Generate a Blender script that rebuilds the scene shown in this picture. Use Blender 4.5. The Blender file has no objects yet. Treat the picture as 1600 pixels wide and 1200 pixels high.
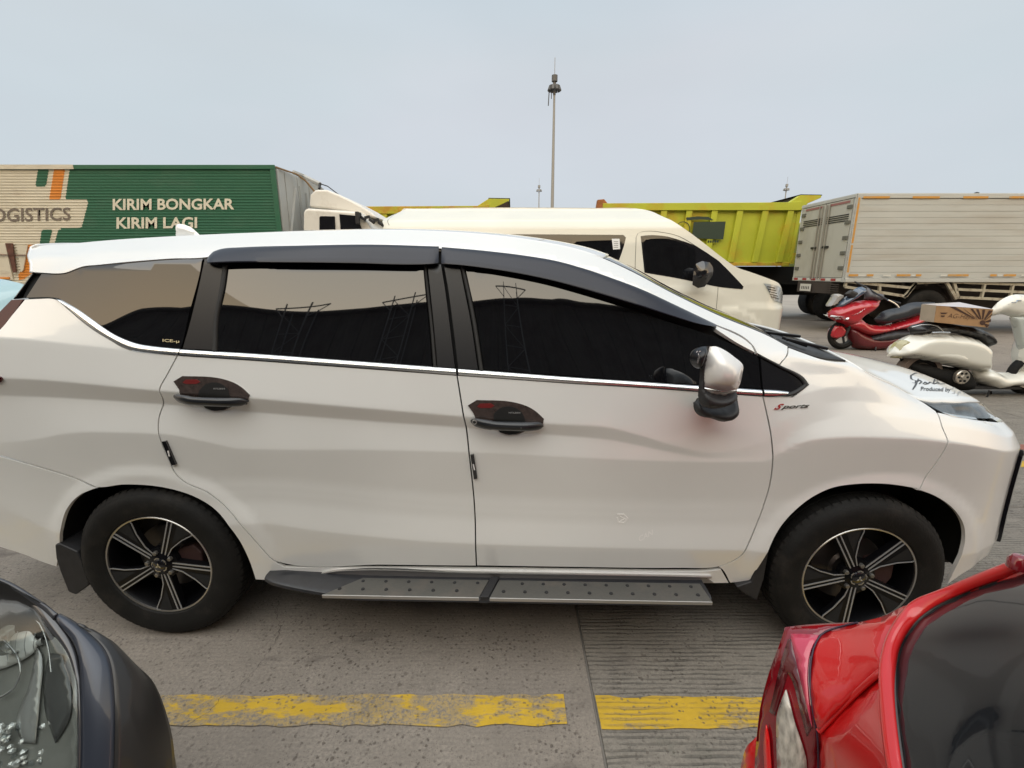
import bpy, bmesh, math, random
import numpy as np
from mathutils import Vector, Matrix
from mathutils.geometry import delaunay_2d_cdt
random.seed(7)
R = math.radians
scene = bpy.context.scene
C = scene.collection

# ------------------------------------------------------------------ camera, sky, sun, exposure
CAM_H = 1.48; PITCH = R(13.4); FPX = 740.0
cd = bpy.data.cameras.new('camera'); cam = bpy.data.objects.new('camera', cd); C.objects.link(cam)
cam.location = (0, 0, CAM_H); cam.rotation_euler = (R(90) - PITCH, 0, 0)
cd.sensor_width = 36.0; cd.lens = FPX / 1600 * 36.0; cd.clip_start = 0.05; cd.clip_end = 3000
scene.camera = cam
scene.view_settings.view_transform = 'Standard'; scene.view_settings.look = 'None'
scene.view_settings.exposure = 0.42; scene.view_settings.gamma = 1.0
scene.view_settings.use_curve_mapping = False

SUN_EL, SUN_AZ = R(70), R(200)       # azimuth from +y clockwise: behind the camera, a little to the left
w = bpy.data.worlds.new('World'); scene.world = w; w.use_nodes = True
nt = w.node_tree; nt.nodes.clear(); N = nt.nodes; L = nt.links
out = N.new('ShaderNodeOutputWorld'); bg = N.new('ShaderNodeBackground'); bg.inputs['Strength'].default_value = 0.1
sky = N.new('ShaderNodeTexSky'); sky.sky_type = 'NISHITA'; sky.sun_disc = False
sky.sun_elevation = SUN_EL; sky.sun_rotation = SUN_AZ; sky.dust_density = 3.0
tc = N.new('ShaderNodeTexCoord'); sep = N.new('ShaderNodeSeparateXYZ'); L.new(tc.outputs['Generated'], sep.inputs[0])
def ramp(nt_, pts, interp='EASE'):
    r = nt_.nodes.new('ShaderNodeValToRGB'); r.color_ramp.interpolation = interp
    e = r.color_ramp.elements
    while len(e) < len(pts): e.new(0.5)
    for i, (p, c) in enumerate(pts):
        e[i].position = p; e[i].color = (*c, 1) if len(c) == 3 else c
    return r
cool = ramp(nt, [(0.0, (.435, .503, .555)), (.10, (.455, .512, .542)), (.35, (.482, .526, .548)), (.60, (.440, .524, .580)), (1, (.42, .52, .61))], 'LINEAR')
L.new(sep.outputs['Z'], cool.inputs[0])
warm = ramp(nt, [(0.0, (2.2, 1.55, .85)), (.50, (2.2, 1.72, 1.08)), (.60, (1.65, 1.45, 1.06)), (.70, (1.06, 1.08, 1.0)), (.85, (.90, 1.04, 1.12)), (1, (.50, .60, .69))], 'LINEAR')
L.new(sep.outputs['Z'], warm.inputs[0])
# broad, soft structure of the cloud layer
nz = N.new('ShaderNodeTexNoise'); nz.inputs['Scale'].default_value = 1.6; nz.inputs['Detail'].default_value = 4; nz.inputs['Roughness'].default_value = .45
mp = N.new('ShaderNodeMapping'); mp.inputs['Scale'].default_value = (1, 1, 2.6); L.new(tc.outputs['Generated'], mp.inputs[0]); L.new(mp.outputs[0], nz.inputs['Vector'])
nr = N.new('ShaderNodeMapRange'); nr.inputs[1].default_value = .3; nr.inputs[2].default_value = .7; nr.inputs[3].default_value = .95; nr.inputs[4].default_value = 1.05
L.new(nz.outputs[0], nr.inputs[0])
# the setting sun's side of the sky lies behind the camera
mr = N.new('ShaderNodeMapRange'); mr.interpolation_type = 'SMOOTHSTEP'
mr.inputs[1].default_value = .25; mr.inputs[2].default_value = -.75; mr.inputs[3].default_value = 0; mr.inputs[4].default_value = 1
L.new(sep.outputs['Y'], mr.inputs[0])
mx = N.new('ShaderNodeMix'); mx.data_type = 'RGBA'; L.new(mr.outputs[0], mx.inputs[0]); L.new(cool.outputs[0], mx.inputs[6]); L.new(warm.outputs[0], mx.inputs[7])
sc_ = N.new('ShaderNodeVectorMath'); sc_.operation = 'SCALE'; L.new(mx.outputs[2], sc_.inputs[0])
ml = N.new('ShaderNodeMath'); ml.operation = 'MULTIPLY'; ml.inputs[1].default_value = 10.2; L.new(nr.outputs[0], ml.inputs[0]); L.new(ml.outputs[0], sc_.inputs['Scale'])
m2 = N.new('ShaderNodeMix'); m2.data_type = 'RGBA'; m2.inputs[0].default_value = .12
L.new(sc_.outputs[0], m2.inputs[6]); L.new(sky.outputs[0], m2.inputs[7])
# faint lilac patches in the cloud
nz2 = N.new('ShaderNodeTexNoise'); nz2.inputs['Scale'].default_value = 1.1; nz2.inputs['Detail'].default_value = 5; L.new(mp.outputs[0], nz2.inputs['Vector'])
nr2 = N.new('ShaderNodeMapRange'); nr2.inputs[1].default_value = .42; nr2.inputs[2].default_value = .62; L.new(nz2.outputs[0], nr2.inputs[0])
m3 = N.new('ShaderNodeMix'); m3.data_type = 'RGBA'; m3.blend_type = 'MULTIPLY'; L.new(nr2.outputs[0], m3.inputs[0]); L.new(m2.outputs[2], m3.inputs[6]); m3.inputs[7].default_value = (1.035, .99, 1.0, 1)
L.new(m3.outputs[2], bg.inputs[0]); L.new(bg.outputs[0], out.inputs[0])

sd = bpy.data.lights.new('sun', 'SUN'); sun = bpy.data.objects.new('sun', sd); C.objects.link(sun)
sd.energy = 1.5; sd.angle = R(80); sd.color = (1.0, .96, .88)
sdir = Vector((math.sin(SUN_AZ) * math.cos(SUN_EL), math.cos(SUN_AZ) * math.cos(SUN_EL), math.sin(SUN_EL)))
sun.rotation_euler = sdir.to_track_quat('Z', 'Y').to_euler(); sun.location = (0, -5, 20)

# ------------------------------------------------------------------ helpers: tagging and meshes
def tag(o, label=None, cat=None, group=None, kind=None):
    if label: o['label'] = label
    if cat: o['category'] = cat
    if group: o['group'] = group
    if kind: o['kind'] = kind
    return o
def empty(name, loc=(0, 0, 0), rz=0, label=None, cat=None, group=None, parent=None):
    o = bpy.data.objects.new(name, None); C.objects.link(o); o.location = loc; o.rotation_euler = (0, 0, rz)
    o.empty_display_size = .2
    if parent: o.parent = parent
    return tag(o, label, cat, group)
def link(name, me, mat=None, parent=None):
    o = bpy.data.objects.new(name, me); C.objects.link(o)
    if mat is not None:
        for m in (mat if isinstance(mat, (list, tuple)) else [mat]): me.materials.append(m)
    if parent: o.parent = parent
    return o
def shade(me, ang=40):
    me.shade_smooth()
    try: me.set_sharp_from_angle(angle=R(ang))
    except Exception: pass
def copy_tree(o, parent=None):
    c = o.copy(); C.objects.link(c)
    if parent: c.parent = parent
    for ch in list(o.children): copy_tree(ch, c)
    return c
class MB:
    """collects simple solids into one mesh"""
    def __init__(s): s.v = []; s.f = []; s.mi = []
    def add(s, vs, fs, mi=0):
        b = len(s.v); s.v += [tuple(v) for v in vs]; s.f += [tuple(b + i for i in f) for f in fs]; s.mi += [mi] * len(fs); return s
    def box(s, x0, x1, y0, y1, z0, z1, mi=0):
        vs = [(x, y, z) for x in (x0, x1) for y in (y0, y1) for z in (z0, z1)]
        return s.add(vs, [(0, 1, 3, 2), (4, 6, 7, 5), (0, 4, 5, 1), (2, 3, 7, 6), (0, 2, 6, 4), (1, 5, 7, 3)], mi)
    def bar(s, a, b, wd, ht=None, mi=0, up=(0, 0, 1)):
        a = Vector(a); b = Vector(b); ht = ht or wd; d = (b - a).normalized(); u = Vector(up)
        if abs(d.dot(u)) > .95: u = Vector((0, 1, 0))
        r = d.cross(u).normalized(); u = r.cross(d).normalized(); vs = []
        for p in (a, b):
            for i, j in ((-1, -1), (1, -1), (1, 1), (-1, 1)): vs.append(p + r * (i * wd / 2) + u * (j * ht / 2))
        return s.add(vs, [(3, 2, 1, 0), (4, 5, 6, 7), (0, 1, 5, 4), (1, 2, 6, 5), (2, 3, 7, 6), (3, 0, 4, 7)], mi)
    def tube(s, pts, r, n=8, mi=0, cap=True):
        pts = [Vector(p) for p in pts]; rs = r if isinstance(r, (list, tuple)) else [r] * len(pts); vs = []; fs = []; pr = None
        for i, p in enumerate(pts):
            d = ((pts[min(i + 1, len(pts) - 1)]) - pts[max(i - 1, 0)]).normalized()
            if pr is None:
                pr = d.orthogonal().normalized()
            pr = (pr - d * pr.dot(d)).normalized(); q = d.cross(pr)
            for k in range(n):
                a = 2 * math.pi * k / n; vs.append(p + (pr * math.cos(a) + q * math.sin(a)) * rs[i])
        for i in range(len(pts) - 1):
            for k in range(n): fs.append((i * n + k, i * n + (k + 1) % n, (i + 1) * n + (k + 1) % n, (i + 1) * n + k))
        if cap:
            fs.append(tuple(range(n))[::-1]); fs.append(tuple((len(pts) - 1) * n + k for k in range(n)))
        return s.add(vs, fs, mi)
    def lathe(s, prof, n=48, axis='y', c=(0, 0, 0), mi=0, a0=0, a1=2 * math.pi):
        """prof: (radius, position along the axis)"""
        full = abs(a1 - a0 - 2 * math.pi) < 1e-6; m = n if full else n + 1; vs = []; fs = []
        for (r, t) in prof:
            for k in range(m):
                a = a0 + (a1 - a0) * k / n; p, q = r * math.cos(a), r * math.sin(a)
                vs.append({'y': (c[0] + p, c[1] + t, c[2] + q), 'z': (c[0] + p, c[1] + q, c[2] + t), 'x': (c[0] + t, c[1] + p, c[2] + q)}[axis])
        for i in range(len(prof) - 1):
            for k in range(n):
                k2 = (k + 1) % m
                fs.append((i * m + k, i * m + k2, (i + 1) * m + k2, (i + 1) * m + k))
        return s.add(vs, fs, mi)
    def prism(s, poly, y0, y1, mi=0):
        """polygon in (x,z) extruded along y"""
        n = len(poly); vs = [(x, y0, z) for x, z in poly] + [(x, y1, z) for x, z in poly]
        fs = [tuple(range(n)), tuple(range(2 * n - 1, n - 1, -1))] + [(i, i + n, (i + 1) % n + n, (i + 1) % n) for i in range(n)]
        return s.add(vs, fs, mi)
    def prism_h(s, poly, z0, z1, mi=0):
        n = len(poly); vs = [(x, y, z0) for x, y in poly] + [(x, y, z1) for x, y in poly]
        fs = [tuple(range(n)), tuple(range(2 * n - 1, n - 1, -1))] + [(i, i + n, (i + 1) % n + n, (i + 1) % n) for i in range(n)]
        return s.add(vs, fs, mi)
    def build(s, name, mat, parent=None, smooth=35, bevel=0, seg=2):
        me = bpy.data.meshes.new(name); me.from_pydata(s.v, [], s.f)
        bm = bmesh.new(); bm.from_mesh(me); bmesh.ops.recalc_face_normals(bm, faces=bm.faces); bm.to_mesh(me); bm.free()
        if isinstance(mat, (list, tuple)):
            for i, p in enumerate(me.polygons):
                if i < len(s.mi): p.material_index = s.mi[i]
        o = link(name, me, mat, parent)
        if smooth: shade(me, smooth)
        if bevel:
            b = o.modifiers.new('bevel', 'BEVEL'); b.width = bevel; b.segments = seg; b.limit_method = 'ANGLE'; b.angle_limit = R(40)
            b.harden_normals = True
        return o

# ------------------------------------------------------------------ photo ray -> point of the place
CP, SP = math.cos(PITCH), math.sin(PITCH)
def rays(px):
    px = np.atleast_2d(np.asarray(px, float)); x = (px[:, 0] - 800) / FPX; v = (px[:, 1] - 600) / FPX
    return np.stack([x, CP - v * SP, -SP - v * CP], 1)
def at(px, py, D):
    """point seen at (px,py) on the upright plane y = D"""
    d = rays([(px, py)])[0]; t = D / d[1]; return Vector((d[0] * t, D, CAM_H + d[2] * t))
def ath(px, py, z):
    """point seen at (px,py) at height z"""
    d = rays([(px, py)])[0]; t = (z - CAM_H) / d[2]; return Vector((d[0] * t, d[1] * t, z))

def pchip(x, y):
    x = np.asarray(x, float); y = np.asarray(y, float)
    h = np.diff(x); dl = np.diff(y) / h; n = len(x); m = np.zeros(n)
    for i in range(1, n - 1):
        if dl[i - 1] * dl[i] > 0:
            w1 = 2 * h[i] + h[i - 1]; w2 = h[i] + 2 * h[i - 1]; m[i] = (w1 + w2) / (w1 / dl[i - 1] + w2 / dl[i])
    m[0] = dl[0]; m[-1] = dl[-1]
    def f(q):
        q = np.clip(q, x[0], x[-1]); i = np.clip(np.searchsorted(x, q, 'right') - 1, 0, n - 2); t = (q - x[i]) / h[i]
        return (2*t**3 - 3*t**2 + 1) * y[i] + (t**3 - 2*t**2 + t) * h[i] * m[i] + (-2*t**3 + 3*t**2) * y[i+1] + (t**3 - t**2) * h[i] * m[i+1]
    return f

class Surf:
    """side of a vehicle: a plan curve C(u) with a section offset prof(u,z) along its normal.
    local axes: x forward, y outward (towards the camera side), z up; the Blender local y is -y_out"""
    def __init__(s, loc, rz, half, curv, urange=(-2.6, 2.6)):
        s.loc = np.array(loc, float); s.rz = rz
        u = np.linspace(urange[0], urange[1], 1041); k = np.array([curv(a) for a in u]); du = u[1] - u[0]
        phi = np.concatenate([[0], np.cumsum((k[1:] + k[:-1]) / 2 * du)]); i0 = int(np.argmin(abs(u))); phi -= phi[i0]
        cx = np.concatenate([[0], np.cumsum((np.cos(phi[1:]) + np.cos(phi[:-1])) / 2 * du)]); cy = np.concatenate([[0], -np.cumsum((np.sin(phi[1:]) + np.sin(phi[:-1])) / 2 * du)])
        cx -= cx[i0]; cy += half - cy[i0]
        s.u, s.phi, s.cx, s.cy = u, phi, cx, cy
        s.prof = lambda u_, z_: np.zeros_like(u_); s.delta = .008
    def pos(s, u, z, off):
        ph = np.interp(u, s.u, s.phi); return np.stack([np.interp(u, s.u, s.cx) + np.sin(ph) * off, np.interp(u, s.u, s.cy) + np.cos(ph) * off, z], -1)
    def P(s, u, z, lift=0.):
        u = np.asarray(u, float); z = np.asarray(z, float); return s.pos(u, z, s.prof(u, z) + lift)
    def nrm(s, u, z):
        e = 1e-3; a = s.P(u + e, z) - s.P(u - e, z); b = s.P(u, z + e) - s.P(u, z - e)
        n = np.cross(b, a); n /= np.linalg.norm(n, axis=-1, keepdims=True) + 1e-12
        sg = np.sign(n[..., 1] * np.cos(np.interp(u, s.u, s.phi)) + n[..., 0] * np.sin(np.interp(u, s.u, s.phi)))
        return n * np.where(sg == 0, 1, sg)[..., None]
    def loc_ray(s, px):
        d = rays(px); c, sn = math.cos(s.rz), math.sin(s.rz); o = np.array([0, 0, CAM_H]) - s.loc
        def tr(v): return np.stack([v[..., 0] * c + v[..., 1] * sn, -(-v[..., 0] * sn + v[..., 1] * c), v[..., 2]], -1)
        return tr(o), tr(d)
    def proj(s, p):
        u = np.clip(p[:, 0].copy(), s.u[0], s.u[-1])
        for _ in range(14):
            cx, cy, ph = (np.interp(u, s.u, a) for a in (s.cx, s.cy, s.phi))
            g = (p[:, 0] - cx) * np.cos(ph) - (p[:, 1] - cy) * np.sin(ph); u = np.clip(u + g * .9, s.u[0], s.u[-1])
        cx, cy, ph = (np.interp(u, s.u, a) for a in (s.cx, s.cy, s.phi))
        return u, (p[:, 0] - cx) * np.sin(ph) + (p[:, 1] - cy) * np.cos(ph)
    def px2uz(s, px, off=None, lift=0.):
        px = np.atleast_2d(np.asarray(px, float)); o, d = s.loc_ray(px)
        def F(t):
            p = o + d * t[:, None]; u, f = s.proj(p)
            return f - (s.prof(u, p[:, 2]) + lift if off is None else off), u, p[:, 2]
        hi0 = (o[1] - 1.45 * s.cy.max()) / np.maximum(-d[:, 1], .05) * 1.0
        t0 = np.maximum(hi0, .1); f0, _, _ = F(t0); st = .012 * abs(o[1]) ; done = np.zeros(len(px), bool); a = t0.copy(); b = t0 + st
        best = np.full(len(px), 1e9); tb = t0.copy()
        for _ in range(110):
            fb, _, _ = F(b); m = (fb < best) & ~done; best[m] = fb[m]; tb[m] = b[m]
            done |= (fb <= 0)
            a = np.where(done, a, b); b = np.where(done, b, b + st)
            if done.all(): break
        for _ in range(22):
            m = (a + b) / 2; fm, _, _ = F(m); pos = fm > 0; a = np.where(done & pos, m, a); b = np.where(done & ~pos, m, b)
        t = np.where(done, b, tb); _, u, z = F(t); return np.stack([u, z], 1)
    def set_knots(s, knots, extra=None, delta=.008, soft=None):
        fs = []
        for k in knots:
            pts = []
            for q in k:
                if q[0] == 'uz': pts.append((q[1], q[2], q[3]))
                else:
                    uz = s.px2uz([(q[0], q[1])], off=q[2])[0]; pts.append((uz[0], uz[1], q[2]))
            pts.sort(); keep = [pts[0]]
            for p in pts[1:]:
                if p[0] > keep[-1][0] + .01: keep.append(p)
            a = np.array(keep); fs.append((pchip(a[:, 0], a[:, 1]), pchip(a[:, 0], a[:, 2])))
        s.kf = fs
        def prof(u, z):
            u = np.asarray(u, float); z = np.asarray(z, float)
            Z = [f[0](u) for f in fs]; O = [f[1](u) for f in fs]
            for i in range(1, len(Z)): Z[i] = np.maximum(Z[i], Z[i - 1] + .004)
            acc = 0; w_ = [(-1, .15), (-.5, .22), (0, .26), (.5, .22), (1, .15)]; de = delta
            if soft is not None: de = delta + soft[1] * np.exp(-((z - Z[soft[0]]) / soft[2]) ** 2)
            for dz, wt in w_:
                q = z + dz * de; r = O[0] + (q - Z[0]) * 0
                for i in range(len(Z) - 1):
                    t = (q - Z[i]) / (Z[i + 1] - Z[i])
                    if i == len(Z) - 2: t = np.maximum(t, 0); r = np.where(q >= Z[i], O[i] + (O[i + 1] - O[i]) * np.minimum(t, 1.5), r)
                    else: r = np.where(q >= Z[i], O[i] + (O[i + 1] - O[i]) * np.clip(t, 0, 1), r)
                acc = acc + wt * r
            if extra is not None: acc = acc + extra(u, z)
            return acc
        s.prof = prof; s.delta_ = delta
    def kz(s, k, u): return s.kf[k][0](np.asarray(u, float))
    def to_bl(s, p): p = np.asarray(p); return np.stack([p[..., 0], -p[..., 1], p[..., 2]], -1)
    def P3(s, px, lift=0.):
        uz = s.px2uz(px, lift=lift); return s.P(uz[:, 0], uz[:, 1], lift)

def smooth_loop(pts, step, closed=True, corner=32):
    """rounds a traced outline through its points, keeping corners sharper than `corner` degrees"""
    pts = np.asarray(pts, float); n = len(pts); outp = []
    def isc(i):
        if not closed and i in (0, n - 1): return True
        a = pts[i] - pts[i - 1]; b = pts[(i + 1) % n] - pts[i]; c = (a @ b) / (np.linalg.norm(a) * np.linalg.norm(b) + 1e-12)
        return math.degrees(math.acos(max(-1, min(1, c)))) > corner
    cs = [isc(i) for i in range(n)]
    for i in range(n if closed else n - 1):
        p1, p2 = pts[i], pts[(i + 1) % n]; L_ = np.linalg.norm(p2 - p1)
        p0 = 2 * p1 - p2 if cs[i] else pts[i - 1]; p3 = 2 * p2 - p1 if cs[(i + 1) % n] else pts[(i + 2) % n]
        l0 = max(np.linalg.norm(p1 - p0), 1e-9); l3 = max(np.linalg.norm(p3 - p2), 1e-9)
        m1 = ((p1 - p0) / l0 + (p2 - p1) / max(L_, 1e-9)) * .5 * L_; m2 = ((p3 - p2) / l3 + (p2 - p1) / max(L_, 1e-9)) * .5 * L_
        k = max(1, int(math.ceil(L_ / step)))
        for j in range(k):
            t = j / k; outp.append((2*t**3 - 3*t**2 + 1) * p1 + (t**3 - 2*t**2 + t) * m1 + (-2*t**3 + 3*t**2) * p2 + (t**3 - t**2) * m2)
    if not closed: outp.append(pts[-1])
    return np.array(outp)
def inside(poly, q):
    x, y = q[:, 0], q[:, 1]; r = np.zeros(len(q), bool); n = len(poly)
    for i in range(n):
        x1, y1 = poly[i]; x2, y2 = poly[(i + 1) % n]
        if y1 == y2: continue
        c = ((y1 > y) != (y2 > y)) & (x < (x2 - x1) * (y - y1) / (y2 - y1) + x1); r ^= c
    return r
def bdist(poly, q):
    d = np.full(len(q), 1e9); n = len(poly)
    for i in range(n):
        a = poly[i]; b = poly[(i + 1) % n]; ab = b - a; t = np.clip(((q - a) @ ab) / (ab @ ab + 1e-15), 0, 1)
        d = np.minimum(d, np.linalg.norm(q - (a + t[:, None] * ab), axis=1))
    return d
def area(poly): x, y = poly[:, 0], poly[:, 1]; return .5 * np.sum(x * np.roll(y, -1) - y * np.roll(x, -1))
def inset_poly(poly, d):
    if area(poly) < 0: poly = poly[::-1]
    if d == 0: return poly
    e = np.roll(poly, -1, 0) - poly; e /= np.linalg.norm(e, axis=1, keepdims=True) + 1e-12; nn = np.stack([-e[:, 1], e[:, 0]], 1)
    m = nn + np.roll(nn, 1, 0); l = np.maximum((m * nn).sum(1, keepdims=True), .5); return poly + m / l * d
def cdt(poly, grid, aspect=1.0):
    lo, hi = poly.min(0), poly.max(0); xs = np.arange(lo[0] + grid / 2, hi[0], grid); ys = np.arange(lo[1] + grid / 2, hi[1], grid * aspect)
    if len(xs) and len(ys):
        gx, gy = np.meshgrid(xs, ys); gx = gx + (np.arange(len(ys)) % 2)[:, None] * grid / 2; q = np.stack([gx.ravel(), gy.ravel()], 1)
        q = q[inside(poly, q)]; 
        if len(q): q = q[bdist(poly, q) > grid * .45 * max(aspect, .55)]
    else: q = np.zeros((0, 2))
    vs = [Vector(p) for p in poly] + [Vector(p) for p in q]; n = len(poly)
    r = delaunay_2d_cdt(vs, [(i, (i + 1) % n) for i in range(n)], [], 1, 1e-7)
    return np.array([tuple(v) for v in r[0]]), [tuple(f) for f in r[2]]

def surf_mesh(name, V2, F, pos, nrm, flange, mat, parent, keep_flange=True):
    """mesh from 2D triangulation; pos/nrm in Blender-local axes; edges folded inwards by flange"""
    cnt = {}
    for f in F:
        for i in range(3): a, b = f[i], f[(i + 1) % 3]; k = (min(a, b), max(a, b)); cnt.setdefault(k, []).append((a, b))
    # orient
    F2 = []
    for f in F:
        a, b, c = (pos[i] for i in f); fn = np.cross(b - a, c - a)
        F2.append(f if fn @ nrm[f[0]] > 0 else f[::-1])
    cnt = {}
    for f in F2:
        for i in range(3): a, b = f[i], f[(i + 1) % 3]; cnt.setdefault((min(a, b), max(a, b)), []).append((a, b))
    bd = [v[0] for v in cnt.values() if len(v) == 1]
    V = [tuple(p) for p in pos]; NL = []
    for f in F2: NL += [tuple(nrm[i]) for i in f]
    FF = list(F2)
    if flange and bd:
        idx = {}
        for a, b in bd:
            for q in (a, b):
                if q not in idx: idx[q] = len(V); V.append(tuple(pos[q] - nrm[q] * flange))
        for a, b in bd:
            f = (b, a, idx[a], idx[b]); FF.append(f); P_ = [np.array(V[i]) for i in f]; fn = np.cross(P_[1] - P_[0], P_[3] - P_[0]); fn = fn / (np.linalg.norm(fn) + 1e-12)
            NL += [tuple(fn)] * 4
    me = bpy.data.meshes.new(name); me.from_pydata(V, [], FF); me.shade_smooth(); me.normals_split_custom_set(NL)
    return link(name, me, mat, parent)

def cdt_rows(s, poly, grid):
    """inner points in rows that run along the creases of the side"""
    lo, hi = poly.min(0), poly.max(0); us = np.arange(math.floor(lo[0] / grid) * grid, hi[0], grid); pts = []; dl = s.delta_
    for u in us:
        zk = [float(s.kz(k, u)) for k in range(len(s.kf))]
        for i in range(1, len(zk)): zk[i] = max(zk[i], zk[i - 1] + .004)
        lv = [lo[1]]
        for z in zk: lv += [z - dl, z, z + dl]
        lv.append(hi[1]); lv = sorted(v for v in lv if lo[1] <= v <= hi[1]); out_ = [lv[0]]
        for v in lv[1:]:
            g_ = v - out_[-1]
            if g_ < .0028: continue
            n_ = int(math.ceil(g_ / .021)); b_ = out_[-1]
            for q in range(1, n_ + 1): out_.append(b_ + g_ * q / n_)
        pts += [(u, z) for z in out_]
    q = np.array(pts); k = np.array([.35, 1.]); q = q[inside(poly, q)]; q = q[bdist(poly * k, q * k) > .0035]
    vs = [Vector(p * k) for p in poly] + [Vector(p * k) for p in q]; n = len(poly); r = delaunay_2d_cdt(vs, [(i, (i + 1) % n) for i in range(n)], [], 1, 1e-7)
    return np.array([tuple(v) for v in r[0]]) / k, [tuple(f) for f in r[2]]
def uzl(s, outline, lift=0.):
    res = []; px = [(q[0], q[1]) for q in outline if q[0] != 'uz']; conv = iter(s.px2uz(px, lift=lift)) if px else iter([])
    for q in outline: res.append(np.array([q[1], q[2]], float) if q[0] == 'uz' else next(conv))
    return np.array(res)
def panel(s, name, outline, mat, parent, lift=0., inset=.0026, flange=.014, grid=.026, step=.014, corner=32, dome=0., uz=False, aspect=1.):
    p = np.asarray(outline, float) if uz else uzl(s, outline, lift)
    p = inset_poly(smooth_loop(p, step, True, corner), inset); V2, F = (cdt_rows(s, p, grid) if aspect < 1 else cdt(p, grid))
    lf = np.full(len(V2), lift)
    if dome: lf = lf + dome * np.sqrt(np.clip(bdist(p, V2) / max(abs(dome) * 1.3, .004), 0, 1))
    pos = s.P(V2[:, 0], V2[:, 1], lf); n = s.nrm(V2[:, 0], V2[:, 1])
    return surf_mesh(name, V2, F, s.to_bl(pos), s.to_bl(n), flange, mat, parent)
def strip(s, name, top, bot, mat, parent, lift=.004, flange=.01, bulge=.003, nseg=4, inset=0., n=80):
    """band between two traced px lines (same direction), slightly rounded in section"""
    a = smooth_loop(uzl(s, top, lift), .015, False); b = smooth_loop(uzl(s, bot, lift), .015, False)
    def rs(p):
        l = np.concatenate([[0], np.cumsum(np.linalg.norm(np.diff(p, axis=0), axis=1))]); q = np.linspace(0, l[-1], n); return np.stack([np.interp(q, l, p[:, 0]), np.interp(q, l, p[:, 1])], 1)
    a, b = rs(a), rs(b); V = []; F = []; 
    for i in range(n):
        for j in range(nseg + 1):
            t = j / nseg; q = a[i] * (1 - t) + b[i] * t; V.append((q[0], q[1], lift + bulge * math.sin(math.pi * t)))
    V = np.array(V); pos = s.to_bl(s.P(V[:, 0], V[:, 1], V[:, 2])); back = s.to_bl(s.P(V[:, 0], V[:, 1], V[:, 2] - flange))
    m = nseg + 1; allv = [tuple(p) for p in pos] + [tuple(p) for p in back]; o_ = len(V)
    for i in range(n - 1):
        for j in range(nseg): F.append((i * m + j, (i + 1) * m + j, (i + 1) * m + j + 1, i * m + j + 1))
        F.append((i * m, o_ + i * m, o_ + (i + 1) * m, (i + 1) * m)); F.append((i * m + nseg, (i + 1) * m + nseg, o_ + (i + 1) * m + nseg, o_ + i * m + nseg))
    F.append(tuple(range(0, m)) + tuple(o_ + k for k in range(m - 1, -1, -1))); e = (n - 1) * m; F.append(tuple(e + k for k in range(m - 1, -1, -1)) + tuple(o_ + e + k for k in range(m)))
    mb = MB(); mb.add(allv, F); return mb.build(name, mat, parent, 50)

def loft(name, edge, crown, bow, mat, parent, ny=28, p=2.3, thick=.01, full=True, xs=None):
    """symmetric skin spanning from the edge curve (x, y_out, z) to its mirror image"""
    n = len(edge); V = []; F = []
    for i, (x, y, z) in enumerate(edge):
        t = i / (n - 1); c = crown(t); b = bow(t)
        for j in range(ny + 1):
            a = 1 - 2 * j / ny; V.append((x + b * (1 - abs(a) ** 2.2), -y * a, z + c * (1 - abs(a) ** p)))
    m = ny + 1
    for i in range(n - 1):
        for j in range(ny): F.append((i * m + j, i * m + j + 1, (i + 1) * m + j + 1, (i + 1) * m + j))
    me = bpy.data.meshes.new(name); me.from_pydata(V, [], F)
    bm = bmesh.new(); bm.from_mesh(me); bm.normal_update()
    up = sum((f.normal.z + .001 * f.normal.x for f in bm.faces))
    if up < 0: bmesh.ops.reverse_faces(bm, faces=bm.faces)
    bm.to_mesh(me); bm.free()
    o = link(name, me, mat, parent); me.shade_smooth()
    if thick: so = o.modifiers.new('solid', 'SOLIDIFY'); so.thickness = thick; so.offset = -1
    return o

def puff(name, outline, half, rim, mat, parent=None, y=0., grid=.02, step=.02, corner=32, power=.5, soften=None):
    """rounded solid whose side outline is given in (x,z); half = half width, rim = how far the rounding reaches in"""
    p = smooth_loop(np.asarray(outline, float), step, True, corner); 
    if area(p) < 0: p = p[::-1]
    V2, F = cdt(p, grid); d = np.clip(bdist(p, V2) / rim, 0, 1); prof_ = (1 - (1 - d) ** 2) ** power
    hw = half if not callable(half) else np.array([half(a, b) for a, b in V2]); hw = hw * prof_
    if soften is None: soften = 5 if rim > .045 else 0
    if soften:
        isb = bdist(p, V2) < 1e-5; nei = [set() for _ in V2]
        for f in F:
            for i in range(3): nei[f[i]].add(f[(i + 1) % 3]); nei[f[i]].add(f[i - 1])
        nei = [list(q_) for q_ in nei]
        for _ in range(soften): hw = np.array([h if isb[i] or not nei[i] else .4 * h + .6 * float(np.mean(hw[nei[i]])) for i, h in enumerate(hw)])
    n = len(V2); V = [(a, y - h, b) for (a, b), h in zip(V2, hw)]; V += [(a, y + h, b) for (a, b), h in zip(V2, hw)]
    me = bpy.data.meshes.new(name); FF = list(F) + [tuple(i + n for i in f[::-1]) for f in F]
    me.from_pydata(V, [], FF); bm = bmesh.new(); bm.from_mesh(me); bmesh.ops.remove_doubles(bm, verts=bm.verts, dist=1e-5); bmesh.ops.recalc_face_normals(bm, faces=bm.faces); bm.to_mesh(me); bm.free()
    o = link(name, me, mat, parent); shade(me, 60); return o

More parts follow.
